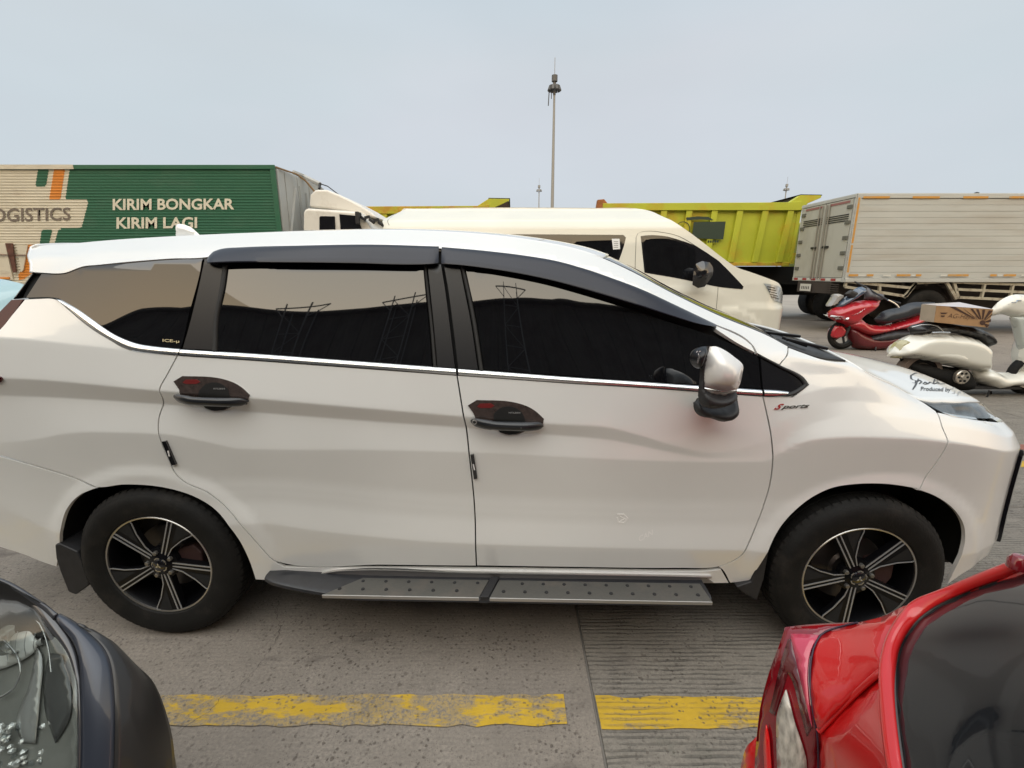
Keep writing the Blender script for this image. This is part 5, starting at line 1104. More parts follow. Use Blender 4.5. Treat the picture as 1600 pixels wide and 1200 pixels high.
# ---- white plank sided box truck on the right
BD = 11.2; bx = at(1340, 303, BD)[0]; zt = at(1340, 303, BD)[2]; zb = at(1322, 436, BD)[2]
bt = empty('box_truck', (bx, BD, 0), 0, 'grey white plank sided box truck seen from its rear doors, right side', 'truck')
PLK = mat('grey_white_planks', (.47, .485, .465), .6, noise=(.8, .05), grime=((.38, .36, .32), 1.6, .45, .8, (.3, 1, 3)))
PLD = mat('door_grey_white', (.46, .46, .41), .6, grime=((.33, .32, .27), 1.3, .45, .8, (1, 1, .5)))
ORT = mat('orange_reflective_tape', (.55, .27, .05), .5, grime=((.4, .32, .2), 8, .5, .7)); RDT = mat('red_reflective_tape', (.35, .05, .05), .5); WTT = mat('white_reflective_tape', (.6, .6, .56), .5)
np_ = 13; 
for k in range(np_):
    z0 = zb + .02 + (zt - .12 - zb) * k / np_; z1 = zb + .02 + (zt - .12 - zb) * (k + 1) / np_
    m_ = MB(); m_.box(.09, 6.6, -.012 - (.002 if k % 2 else 0), .02, z0 + .0014, z1 - .0014); o = m_.build('plank', PLK, bt, 0, .004, 1)
fr = MB(); fr.box(0, 6.7, -.03, .05, zt - .09, zt); fr.box(0, .09, -.03, .06, zb, zt - .09); fr.box(0, 6.7, -.05, .06, zb - .07, zb + .018); fr.box(-.03, 0, 0, 2.02, zt - .07, zt); fr.box(-.03, 0, 0, 2.02, zb - .07, zb + .02); fr.box(-.02, 0, 1.96, 2.02, zb, zt - .07); fr.box(-.02, 0, 0, .05, zb, zt - .07)
fr.build('body_frame', PLK, bt, 0, .006)
m_ = MB(); m_.box(.05, 6.6, .04, 2.02, zb, zt - .02); m_.build('box_shell', DARK, bt, 0); m_ = MB(); m_.box(0, 6.65, .0, 2.02, zt - .018, zt + .015); m_.build('roof', PLK, bt, 0)
def tape(xa, xb_, ya, yb, m_, n_='reflective_tape', d=.055):
    A_, B_ = at(xa, yb, BD - d), at(xb_, ya, BD - d); mb = MB(); mb.box(A_[0] - bx, B_[0] - bx, -d, -d + .004, A_[2], B_[2]); mb.build(n_, m_, bt, 0)
for a, b in ((1349, 1391), (1426, 1469), (1505, 1545), (1577, 1622), (1655, 1700)): tape(a, b, 306.5, 310, ORT, d=.035)
for a, b in ((1326, 1341), (1354, 1365), (1401, 1423), (1431, 1440), (1481, 1514), (1547, 1558), (1568, 1588)): tape(a, b, 428.5, 431.8, ORT)
for a, b in ((1342, 1353), (1380, 1392), (1424, 1431), (1470, 1480), (1559, 1567), (1596, 1610)): tape(a, b, 429, 431.5, WTT)
for za, zb_ in ((zt - 1.05, zt - .08), (zb + .15, zb + .75)): m_ = MB(); m_.box(.015, .06, -.034, -.030, za, zb_); m_.build('reflective_tape', ORT, bt, 0)
# rear doors
for k in range(2):
    y0 = .06 + .95 * k; d_ = empty('rear_door', parent=bt); m_ = MB(); m_.box(-.022, -.002, y0 + .01, y0 + .94, zb + .03, zt - .08); m_.build('door_panel', PLD, d_, 0, .006)
    for j in range(4): m_ = MB(); m_.box(-.034, -.022, y0 + .08, y0 + .84, zt - .42 - .045 * j, zt - .40 - .045 * j); m_.build('vent_slot', BLACKP, d_, 0)
    for yy in (y0 + (.86 if k == 0 else .08), y0 + (.76 if k == 0 else .19)):
        m_ = MB(); m_.tube([(-.05, yy, zb - .02), (-.05, yy, zt - .12)], .014, 8); m_.build('locking_bar', mat('bar_grey', (.34, .32, .28), .5, .5), d_, 40)
    for j in range(5):
        zz_ = zb + .25 + (zt - zb - .5) * j / 4; yy = y0 + (.0 if k == 0 else .78); m_ = MB(); m_.box(-.05, -.024, yy, yy + .16, zz_ - .04, zz_ + .04); m_.build('hinge', mat('hinge_grey', (.16, .16, .14), .6, .3), d_, 0, .008)
    m_ = MB(); m_.box(-.06, -.03, y0 + (.62 if k == 0 else .12), y0 + (.86 if k == 0 else .34), zb + .72, zb + .77); m_.build('door_handle', BLACKP, d_, 0, .005)
    m_ = MB(); m_.box(-.032, -.028, y0 + .1, y0 + .8, zt - .16, zt - .11); m_.build('reflective_tape', mat('faded_red_tape', (.30, .13, .12), .6), d_, 0)
for j in range(10): m_ = MB(); m_.box(-.036, -.031, .06 + .19 * j, .06 + .19 * j + .16, zb - .05, zb + .005); m_.build('reflective_tape', RDT if j % 2 else WTT, bt, 0)
pl_ = at(1273, 450, BD + 1.5); m_ = MB(); m_.box(-.10, -.09, 1.05, 1.50, zb - .32, zb - .14); m_.build('number_plate', WTT, bt, 0, .003)
for j in range(5): m_ = MB(); m_.box(-.103, -.10, 1.12 + .07 * j, 1.15 + .07 * j, zb - .27, zb - .20); m_.build('plate_mark', BLACKP, bt, 0)
bp_ = MB(); bp_.box(-.05, .10, .35, 1.7, zb - .35, zb - .08); 
for j in range(5): bp_.box(-.06, -.02, .1, .5, zb - .14 - .05 * j, zb - .12 - .05 * j)
bp_.build('rear_crossbeam', mat('chassis_grime', (.05, .04, .035), .8), bt, 0)
ch = MB(); ch.box(.9, 6.4, .9, 1.3, .42, zb - .1); ch.box(.1, 8.4, .45, .65, zb - .38, zb - .10); ch.box(.1, 8.4, 1.4, 1.6, zb - .38, zb - .10)  # first box is an added dark mass standing in for underfloor shade
for k in range(12): ch.box(.3 + .55 * k, .36 + .55 * k, .05, 1.9, zb - .15, zb - .07)
ch.build('chassis', mat('chassis_grime', (.05, .04, .035), .8), bt, 0)
wx = at(1447, 470, BD + .1)[0] - bx
for x_, y_ in ((wx, .06), (wx, 1.50), (wx + 4.6, .06)): truck_wheel('wheel', bt, x_, y_, .53 if x_ > .5 else .50, .42)
RAIL = mat('guard_rail_paint', (.40, .37, .29), .65, grime=((.16, .11, .08), 6, .5, .7))
def guard_frame(P_, name='side_guard'):
    mb = MB()
    for a, b in P_: mb.bar(at(*a, BD + .02) - Vector((bx, BD, 0)), at(*b, BD + .02) - Vector((bx, BD, 0)), .045, .06)
    mb.build(name, RAIL, bt, 0)
guard_frame([((1322, 440), (1425, 450)), ((1320, 448), (1415, 463)), ((1415, 463), (1431, 442)), ((1374, 447), (1374, 456)), ((1322, 440), (1320, 448))])
guard_frame([((1492, 441), (1700, 448)), ((1494, 452), (1700, 461)), ((1497, 464.5), (1700, 474)), ((1490, 440), (1497, 466)), ((1538, 444), (1533, 466)), ((1582, 446), (1577, 468))])
guard_frame([((1431, 442), (1412, 465)), ((1478, 440), (1494, 467)), ((1431, 442), (1478, 440))], 'wheel_arch_frame')
m_ = MB(); m_.prism([(a - bx, b) for a, b in xz([(1425, 441), (1490, 440), (1497, 468), (1488, 470), (1478, 452), (1462, 444), (1440, 446), (1420, 466), (1412, 466)], BD + .3)], .3, .4); m_.build('mudguard', mat('chassis_grime', (.05, .04, .035), .8), bt, 0)
cb_ = MB(); cb_.box(6.8, 8.6, .05, 2.0, .55, 2.5); cb_.build('cab', WHC, bt, 0, .1)
mb = MB(); mb.lathe([(.0, .12), (.05, .10), (.07, .0)], 12, 'z', (at(1526, 301, BD + .5)[0] - bx, .5, zt)); mb.build('roof_beacon', BLACKP, bt, 30)

# ---- light masts
def mast(px, pyt, D, rbase, lab, n_l=10, scale=1.):
    p = at(px, pyt, D); H = p[2]; t = empty('light_mast', (p[0], D, 0), 0, lab, 'light mast', 'floodlight masts beyond the lorries')
    m_ = MB(); m_.tube([(0, 0, 0), (0, 0, H * .5), (0, 0, H * .93)], [rbase, rbase * .72, rbase * .45], 12); m_.build('pole', mat('mast_grey', (.22, .23, .235), .6, .2), t, 40)
    zr = H - 2.9 * scale; m_ = MB(); m_.lathe([(.62, 0), (.70, 0), (.70, .12), (.62, .12)], 20, 'z', (0, 0, zr)); m_.tube([(0, 0, zr - 1.0), (0, 0, zr + 1.6)], [.20, .24], 10)
    for k in range(4): a = math.pi / 4 + k * math.pi / 2; m_.bar((0, 0, zr), (math.cos(a), math.sin(a), zr), .08)
    m_.lathe([(.0, 1.6), (.42, 1.55), (.42, .75), (.3, .7)], 12, 'z', (0, 0, zr)); m_.build('head_ring', mat('mast_dark' if scale == 1. else 'mast_far_haze', (.07, .075, .08) if scale == 1. else (.20, .215, .23), .6), t, 30)  # distant mast heads get a paler tone that paints in the haze
    m_ = MB(); m_.tube([(0, 0, zr + 1.5), (0, 0, H + .9)], .04, 6); m_.build('lightning_rod', mat('mast_grey', (.22, .23, .235), .6, .2), t, 0)
    for k in range(n_l):
        a = 2 * math.pi * k / n_l; c_, s_ = math.cos(a), math.sin(a); m_ = MB(); m_.bar((c_ * .66, s_ * .66, zr + .2), (c_ * .90, s_ * .90, zr - .45), .42, .22); m_.build('floodlight', mat('mast_dark' if scale == 1. else 'mast_far_haze', (.07, .075, .08), .6), t, 0, .03)
    if scale == 1.: m_ = MB(); m_.tube([(-.75, -.1, zr - .3), (-.85, -.1, zr - 2.4)], .07, 5); m_.tube([(-.45, -.1, zr - .3), (-.42, -.1, zr - 1.5)], .06, 5); m_.build('hanging_cable', BLACKP, t, 0)
mast(867, 101, 76, .31, 'tall floodlight mast, nearest and highest of the three', 10)
mast(842.5, 283, 172, .30, 'small distant floodlight mast just left of the tall one', 8, .99); mast(1230.5, 281, 168, .32, 'distant floodlight mast above the tipper canopy on the right', 8, .99)

# ---- red scooter
SD = 8.85
def zr_(L_): return [(1280 + a * .1125, 430 + b * .1125) for a, b in L_]
sx = at(1370, 500, SD)[0]
rs = empty('red_scooter', (sx, SD + .25, 0), 0, 'glossy red scooter with black seat and grey windscreen facing left', 'scooter')
REDP = mat('scooter_red', (.40, .012, .022), .3, coat=1); GREYP2 = mat('scooter_dark', (.022, .022, .026), .5)
def sp(name, L_, half, rim, m_, y=0., par=None, D=None, **k): return puff(name, [(a - sx, b) for a, b in xz(zr_(L_), D or (SD + .2))], half, rim, m_, par or rs, y=y, grid=.025, step=.02, **k)
sp('front_fairing', [(140, 555), (200, 470), (300, 430), (420, 390), (640, 350), (880, 355), (870, 390), (800, 450), (720, 520), (600, 590), (560, 640), (480, 700), (420, 720), (330, 690), (240, 640), (150, 590)], .20, .10, REDP)
sp('leg_shield', [(330, 680), (480, 600), (600, 600), (700, 680), (860, 700), (1000, 690), (1200, 630), (1440, 545), (1600, 500), (1650, 560), (1440, 660), (1300, 740), (1100, 770), (900, 820), (720, 850), (600, 830), (480, 780), (400, 740)], .19, .10, REDP)
sp('lower_body', [(380, 700), (520, 740), (620, 800), (760, 850), (1000, 830), (1280, 750), (1290, 860), (1150, 940), (900, 1040), (600, 1040), (480, 1010), (430, 900)], .17, .08, mat('scooter_dark_red', (.10, .006, .010), .4, coat=.4))
sp('side_panel', [(620, 880), (800, 800), (1000, 760), (1290, 740), (1280, 830), (1100, 900), (850, 940), (650, 935)], .185, .05, GREYP2)
sp('front_mudguard', [(150, 850), (180, 760), (225, 690), (330, 700), (380, 770), (340, 850), (260, 885), (180, 880)], .095, .04, REDP, power=.4)
sp('seat', [(780, 610), (850, 570), (900, 510), (980, 480), (1110, 455), (1300, 385), (1480, 375), (1640, 380), (1660, 430), (1500, 500), (1300, 590), (1050, 660), (900, 685), (830, 670)], .15, .08, mat('blue_black_seat', (.018, .022, .030), .45, coat=.1))
SCREEN = mat('smoked_screen', (.06, .09, .14), .15, coat=1)
sp('windscreen', [(250, 460), (330, 350), (450, 260), (540, 180), (620, 160), (690, 190), (660, 260), (600, 300), (480, 370), (380, 430), (290, 475)], .13, .06, SCREEN)
sp('screen_edge', [(150, 440), (215, 350), (255, 265), (340, 265), (400, 290), (320, 350), (250, 420), (200, 440)], .10, .03, mat('milky_screen', (.35, .34, .33), .3, coat=.5), y=.06)
sp('phone_holder', [(340, 260), (430, 200), (560, 250), (540, 290), (480, 345), (400, 310)], .05, .03, BLACKP, y=-.06)
sp('instrument_cowl', [(640, 330), (690, 170), (720, 190), (760, 230), (930, 270), (930, 330), (880, 350), (700, 345)], .10, .05, mat('scooter_grey', (.10, .10, .115), .4), y=0)
mb = MB(); hb0 = [at(a, b, SD + dy) - Vector((sx, SD + .25, 0)) for (a, b), dy in zip(zr_([(490, 90), (640, 160), (800, 260), (940, 340), (1130, 390)]), (.55, .4, .15, -.1, -.3))]
mb.tube(hb0, .016, 8); mb.build('handlebar', BLACKP, rs, 40)
mb = MB(); mb.tube([at(a, b, SD - .3) - Vector((sx, SD + .25, 0)) for a, b in zr_([(960, 345), (1040, 385), (1085, 420), (1105, 450)])], .012, 8); mb.build('brake_lever', CHROME, rs, 40)
sp('light_bar', [(135, 570), (170, 545), (300, 545), (440, 510), (560, 440), (640, 432), (560, 480), (460, 540), (300, 570), (190, 590)], .205, .02, mat('headlight_white', (.75, .76, .78), .2, coat=1), y=-.005)
sp('headlight', [(200, 590), (280, 575), (370, 565), (340, 610), (300, 625), (220, 620)], .206, .02, CHROME, y=-.006)
def wheel2(par, x, z, r, wd, ox, rimc):
    t_ = MB(); t_.lathe([(r * .66, -wd * .3), (r * .8, -wd * .5), (r * .95, -wd * .32), (r, 0), (r * .95, wd * .32), (r * .8, wd * .5), (r * .66, wd * .3)], 36, 'y', (x, 0, z)); w_ = t_.build('wheel', TYRE, par, 50)
    q = MB(); q.lathe([(r * .66, -wd * .3), (r * .6, -wd * .25), (r * .6, wd * .25), (r * .66, wd * .3)], 30, 'y', (x, 0, z)); q.lathe([(0, -.04), (.04, -.04), (.05, .04), (0, .04)], 16, 'y', (x, 0, z))
    for k in range(5): a = 2 * math.pi * k / 5; q.bar((x, 0, z), (x + math.cos(a) * r * .62, 0, z + math.sin(a) * r * .62), .03)
    q.build('rim', rimc, w_, 30)
wfx = at(1313, 545, SD + .25)[0] - sx
wheel2(rs, wfx, .29, .285, .11, 0, GREYP2); wheel2(rs, wfx + 1.32, .29, .285, .13, 0, GREYP2)
mb = MB(); mb.tube([(wfx, -.08, .29), (wfx + .16, -.08, .75)], .025, 8); mb.tube([(wfx, .08, .29), (wfx + .16, .08, .75)], .025, 8); mb.build('front_fork', BLACKP, rs, 40)
mb = MB(); mb.tube([(at(1376, 545, SD)[0] - sx, -.1, .22), (at(1373, 545, SD)[0] - sx, -.18, .0)], .015, 6); mb.build('side_stand', BLACKP, rs, 40)
sp('exhaust_shield', [(1160, 850), (1280, 780), (1300, 830), (1220, 880)], .2, .03, mat('scooter_silver', (.45, .45, .44), .35, .5), y=-.02)

# ---- cream scooter with a carton on its seat
ED = 5.5
def z2(L_): return [(1420 + a * .1125, 440 + b * .1125) for a, b in L_]
def z3(L_): return [(1400 + a * .125, 540 + b * .125) for a, b in L_]
ex = at(1470, 560, ED)[0]; YC = .17
es = empty('cream_scooter', (ex, ED + YC, 0), 0, 'cream white retro scooter with black seat, rear end towards the white car', 'scooter')
CRS = mat('scooter_cream', (.76, .755, .69), .28, coat=1)
def ep(name, px, half, rim, m_, y=0., par=None, D=None, **k): return puff(name, [(a - ex, b) for a, b in xz(px, D or (ED + YC * .75))], half, rim, m_, par or es, y=y, grid=k.pop('grid', .022), step=.018, **k)
ep('rear_cowl', z3([(0, 145), (-90, 140), (-20, 60), (40, 0)]) + z2([(110, 740), (330, 705), (600, 725), (800, 750), (960, 800), (1050, 860), (1100, 910), (1090, 960), (1075, 1040), (1085, 1130)]) + z3([(1140, 160), (1170, 220), (1240, 290), (1180, 310), (1000, 320), (700, 265), (350, 195), (100, 155)]), .20, .09, CRS, corner=50, power=.42)
ep('cowl_moulding', z3([(120, 150), (300, 60), (560, 20), (800, 20), (960, 70), (1020, 160), (1010, 240), (900, 285), (700, 255), (400, 200)]), .206, .08, CRS, corner=60, D=ED - .03)
ep('floor_board', z3([(980, 300), (1200, 290), (1290, 335), (1420, 345), (1560, 325), (1700, 300), (2100, 300), (2100, 500), (1600, 515), (1400, 520), (1180, 550), (1100, 500), (1010, 440)]), .19, .08, CRS, corner=60)
ep('floor_mat', z3([(1200, 300), (1280, 332), (1400, 345), (1500, 330), (1545, 305), (1548, 318), (1480, 345), (1400, 352), (1270, 345)]), .193, .01, RUBBER, corner=60)
ep('leg_shield', [(1596, 560), (1612, 515), (1640, 480), (1690, 470), (1690, 600), (1660, 612), (1612, 600)], .16, .06, CRS, corner=70)
ep('seat', z2([(40, 640), (120, 600), (330, 565), (600, 590), (800, 625), (980, 650), (1100, 690), (1190, 760), (1215, 830), (1190, 900), (1130, 930), (1080, 880), (960, 800), (800, 750), (560, 715), (330, 715), (120, 740), (60, 745)]), .15, .06, mat('black_seat', (.010, .011, .014), .4, coat=.2), corner=50)
mb = MB(); mb.tube([at(a, b, ED + .01) - Vector((ex, ED + YC, 0)) for a, b in z2([(40, 635), (180, 600), (300, 598), (400, 620), (450, 655), (490, 705)])], .006, 6); mb.build('grab_rail', mat('rail_chrome', (.55, .55, .54), .25, .9), es, 40)
mb = MB(); mb.tube([at(a, b, ED + .0) - Vector((ex, ED + YC, 0)) for a, b in z2([(320, 712), (440, 708), (570, 712)])], .012, 6); mb.build('seat_hinge', mat('rail_chrome', (.55, .55, .54), .25, .9), es, 40)
ep('tail_light', [(1395, 560), (1408, 535), (1420, 531), (1432, 534), (1424, 546), (1408, 560)], .08, .02, mat('pale_tail_lens', (.50, .46, .28), .25, coat=1), corner=60)
text_fit('lettering', 'Sprint', (lambda f: (lambda s_, t_: f(s_, t_) - Vector((ex, ED + YC, 0))))((lambda A_, B_, C_: (lambda s_, t_: A_ + (B_ - A_) * s_ + (C_ - A_) * t_))(at(1425, 556, ED - .045), at(1446, 558.5, ED - .045), at(1426, 553.3, ED - .045))), mat('badge_grey', (.12, .12, .11), .4, .5), es, shear=.4)
ep('engine_case', z3([(100, 170), (400, 215), (700, 275), (980, 330), (1010, 440), (1100, 500), (1140, 545), (960, 575), (800, 570), (560, 480), (300, 400), (160, 300)]), .13, .05, DARK, y=.03, corner=60)
cw = at(1507, 590, ED - .0); q = MB(); c0 = (cw[0] - ex, -.14, cw[2]); q.lathe([(0, -.03), (.022, -.03), (.03, -.012), (.078, -.018), (.086, -.008), (.086, .03)], 30, 'y', c0); q.build('fan_cover', mat('fan_silver', (.60, .56, .50), .3, .85), es, 30)
for k in range(6): a = 2 * math.pi * k / 6; q = MB(); q.lathe([(0, -.0195), (.014, -.0195), (.014, -.01)], 12, 'y', (c0[0] + .052 * math.cos(a), c0[1], c0[2] + .052 * math.sin(a))); q.build('fan_opening', DARK, es, 0)
wheel2(es, at(1450, 600, ED)[0] - ex, .245, .24, .11, 0, mat('dusty_rim', (.14, .12, .10), .7, .3)); wheel2(es, at(1450, 600, ED)[0] - ex + 1.34, .245, .24, .11, 0, CRS)
mb = MB(); mb.lathe([(.19, -.06), (.245, -.06), (.25, .06)], 24, 'y', (at(1450, 600, ED)[0] - ex, 0, .27), 0, 0, math.pi); mb.build('rear_mudguard', mat('brown_grey_guard', (.16, .12, .10), .6), es, 40)
mb = MB(); mb.tube([at(a, b, ED + .03) - Vector((ex, ED + YC, 0)) for a, b in z3([(1165, 560), (1150, 620), (1105, 685)])], .012, 6); mb.tube([at(a, b, ED + .18) - Vector((ex, ED + YC, 0)) for a, b in z3([(1190, 570), (1180, 620), (1160, 640)])], .012, 6)
mb.build('centre_stand', BLACKP, es, 40); mb = MB(); mb.box(at(1530, 608, ED)[0] - ex, 1.1, -.12, .12, at(1540, 610, ED)[2], at(1540, 606, ED)[2]); mb.build('under_frame', BLACKP, es, 0)
ep('handlebar_cover', z2([(1175, 495), (1170, 410), (1240, 350), (1290, 290), (1380, 230), (1500, 185), (1580, 180), (1800, 200), (1800, 420), (1700, 470), (1500, 495), (1420, 480), (1350, 460), (1240, 475)]), .07, .05, CRS, corner=60)
ep('instrument_glass', z2([(1320, 325), (1400, 275), (1500, 235), (1580, 225), (1560, 260), (1450, 300), (1380, 322)]), .076, .015, mat('instrument_blue', (.22, .28, .36), .2, coat=1), corner=60)
ep('steering_column', z2([(1450, 480), (1600, 480), (1750, 480), (1720, 900), (1650, 1100), (1560, 900), (1500, 640)]), .05, .04, mat('scooter_pale_grey', (.48, .52, .50), .4, coat=.5), corner=60)
# carton on the seat
KF = mat('kraft_cardboard', (.40, .24, .12), .85, noise=(6, .12)); KF2 = mat('kraft_cardboard_pale', (.46, .38, .29), .85, noise=(6, .08)); BRN = mat('brown_print', (.07, .035, .025), .8)
A_, B_, C_, D_ = (at(a, b, ED) for a, b in z2([(385, 335), (1175, 385), (1100, 640), (350, 565)]))
ctn = empty('carton', (A_[0], ED, 0), 0, 'brown cardboard carton with sunray print resting on the cream scooter seat', 'carton')
dx = -A_[0]; fr_ = [Vector((p[0] + dx, -.0, p[2])) for p in (A_, B_, C_, D_)]; bk = [p + Vector((.05, .26, -.0)) for p in fr_]
lf = at(1441, 486, ED + .2)
mb = MB(); mb.add([*fr_, *bk], [(0, 1, 2, 3), (7, 6, 5, 4), (1, 5, 6, 2), (3, 2, 6, 7), (0, 3, 7, 4)]); mb.build('box_sides', KF, ctn, 0, .002)
mb = MB(); mb.add([fr_[0] + Vector((-.002, 0, 0)), fr_[3] + Vector((-.002, 0, 0)), bk[3] + Vector((-.003, 0, 0)), bk[0] + Vector((-.003, 0, 0))], [(0, 1, 2, 3)]); mb.build('end_flap', KF2, ctn, 0)
tp = MB(); tv = [fr_[0], fr_[1], bk[1], bk[0]]; mid = (fr_[0] * .45 + fr_[1] * .55 + bk[0] * .2 + bk[1] * .2) / 1.4 + Vector((0, .05, .055)); tp.add([p + Vector((0, 0, .002)) for p in tv] + [mid], [(0, 1, 4), (1, 2, 4), (2, 3, 4), (3, 0, 4)]); tp.build('plastic_wrap', mat('pale_plastic_wrap', (.62, .55, .55), .3, coat=.5), ctn, 60)
def cpz(a, b, off=.003): p = at(*z2([(a, b)])[0], ED); return (p[0] + dx, -off, p[2])
hub_ = (1020, 570)
for (a1, b1, a2, b2) in ((555, 345, 640, 350), (740, 360, 830, 440), (850, 375, 890, 378), (930, 380, 970, 385), (1020, 388, 1060, 390), (1110, 400, 1165, 405), (1165, 440, 1150, 470), (1140, 520, 1135, 560), (1120, 600, 1080, 640)):
    mb = MB(); k = .25; mb.add([cpz(a1, b1), cpz(a2, b2), cpz(a2 * (k) + hub_[0] * (1 - k), b2 * k + hub_[1] * (1 - k)), cpz(a1 * k + hub_[0] * (1 - k) - 5, b1 * k + hub_[1] * (1 - k))], [(0, 1, 2, 3)]); mb.build('printed_ray', BRN, ctn, 0)
mb = MB(); n = 14; mb.add([cpz(hub_[0] + 40 * math.cos(2 * math.pi * i / n), hub_[1] + 34 * math.sin(2 * math.pi * i / n), .004) for i in range(n)], [tuple(range(n))]); mb.build('printed_disc', BRN, ctn, 0)
P0, P1, P2 = Vector(cpz(525, 520, .004)), Vector(cpz(960, 545, .004)), Vector(cpz(545, 440, .004))
text_fit('lettering', 'AG-Hayam', lambda s_, t_: P0 + (P1 - P0) * s_ + (P2 - P0) * t_, mat('outlined_print', (.13, .07, .045), .8), ctn, bold=-.01, shear=.3)
mb = MB(); mb.add([cpz(430, 430), cpz(540, 430), cpz(510, 450), cpz(450, 450)], [(0, 1, 2, 3)]); mb.add([cpz(440, 470), cpz(500, 470), cpz(490, 490), cpz(450, 490)], [(0, 1, 2, 3)]); mb.build('printed_dash', BRN, ctn, 0)

# ---- pale blue car at the left edge
BLU = mat('pale_blue_paint', (.36, .52, .56), .3, coat=1)
pb = at(-46, 470, 5.2); bc = empty('pale_blue_car', (pb[0], 5.2, 0), 0, 'pale blue car cut off by the left edge behind the white car', 'car')
P_ = [(-3.6, .30), (.14, .30), (.22, .45), (.20, .70), (.12, .92), (.02, 1.12), (-.12, 1.27), (-.35, 1.36), (-1.2, 1.44), (-2.0, 1.42), (-2.7, 1.05), (-3.5, .95), (-3.7, .7)]
puff('body', P_, .82, .30, BLU, bc, y=.82, grid=.08, step=.06, corner=70)
puff('side_glass', [(-.25, 1.02), (-.42, 1.27), (-1.2, 1.34), (-1.9, 1.32), (-2.35, 1.04)], .78, .10, TINT, bc, y=.82, grid=.08, step=.06)
for x_ in (-.75, -3.1): truck_wheel('wheel', bc, x_, .0, .31, .2)
# ------------------------------------------------------------------ the two cars beside the camera
def patch(name, pts, m_, par, bulge=0., lift=0., grid=14, step=9, corner=35, back=.0):
    """skin through traced edge points (px, py, height): the inside relaxes to a smooth membrane, then swells by bulge"""
    a = np.array(pts, float); p = smooth_loop(a, step, True, 200) if False else None
    xy = a[:, :2]; n = len(a); L3 = []
    sm_ = smooth_loop(a * [1, 1, 300], step, True, corner) / [1, 1, 300]
    if area(sm_[:, :2]) < 0: sm_ = sm_[::-1]
    V2, F = cdt(sm_[:, :2].copy(), grid); nb = len(sm_)
    d0 = np.array([np.argmin(((sm_[:, :2] - v) ** 2).sum(1)) for v in V2]); dist = np.sqrt(((sm_[d0, :2] - V2) ** 2).sum(1)); isb = dist < 1e-3
    zi = sm_[d0, 2].copy()
    dd = rays(V2); 
    P_ = np.zeros((len(V2), 3))
    w_ = 1 / (((V2[:, None, :] - sm_[None, :, :2]) ** 2).sum(2) + 1e-6) ** 1.5; zi = np.where(isb, zi, (w_ * sm_[None, :, 2]).sum(1) / w_.sum(1))
    t = (zi - CAM_H) / dd[:, 2]; P_ = np.array([0, 0, CAM_H]) + dd * t[:, None]
    nei = [set() for _ in V2]
    for f in F:
        for i in range(3): nei[f[i]].add(f[(i + 1) % 3]); nei[f[i]].add(f[i - 1])
    nei = [np.array(list(s_), int) if s_ else np.array([i]) for i, s_ in enumerate(nei)]
    inn = [i for i in range(len(V2)) if not isb[i]]
    for _ in range(60):
        for i in inn: P_[i] = P_[nei[i]].mean(0)
    nr = np.zeros_like(P_)
    for f in F:
        q = np.cross(P_[f[1]] - P_[f[0]], P_[f[2]] - P_[f[0]]); q = q if q @ (np.array([0, 0, CAM_H]) - P_[f[0]]) > 0 else -q
        for i in f: nr[i] += q
    nr /= np.linalg.norm(nr, axis=1, keepdims=True) + 1e-12; bd = bdist(sm_[:, :2], V2); s_ = np.clip(bd / (bd.max() + 1e-6), 0, 1)
    P_ = P_ + nr * (bulge * (s_ * (2 - s_)) + lift)[:, None]
    FF = []
    for f in F:
        q = np.cross(P_[f[1]] - P_[f[0]], P_[f[2]] - P_[f[0]]); FF.append(f if q @ nr[f[0]] > 0 else f[::-1])
    mb = MB(); off = np.array(par_loc(par)); mb.add([tuple(v - off) for v in P_], FF)
    me = bpy.data.meshes.new(name); me.from_pydata(mb.v, [], mb.f); o = link(name, me, m_, par); me.shade_smooth()
    so = o.modifiers.new('solid', 'SOLIDIFY'); so.thickness = .006 + back; so.offset = -1
    return o
def par_loc(p):
    v = Vector((0, 0, 0))
    while p: v += p.location; p = p.parent
    return v
def wall_down(name, pts, z1, m_, par, push=(0, 0)):
    """closes a body below a traced edge"""
    P_ = [ath(*q) for q in pts]; off = par_loc(par); mb = MB(); n = len(P_); V = [p - off for p in P_] + [Vector((p[0] + push[0], p[1] + push[1], z1)) - off for p in P_]
    mb.add(V, [(i, i + 1, n + i + 1, n + i) for i in range(n - 1)]); return mb.build(name, m_, par, 60)
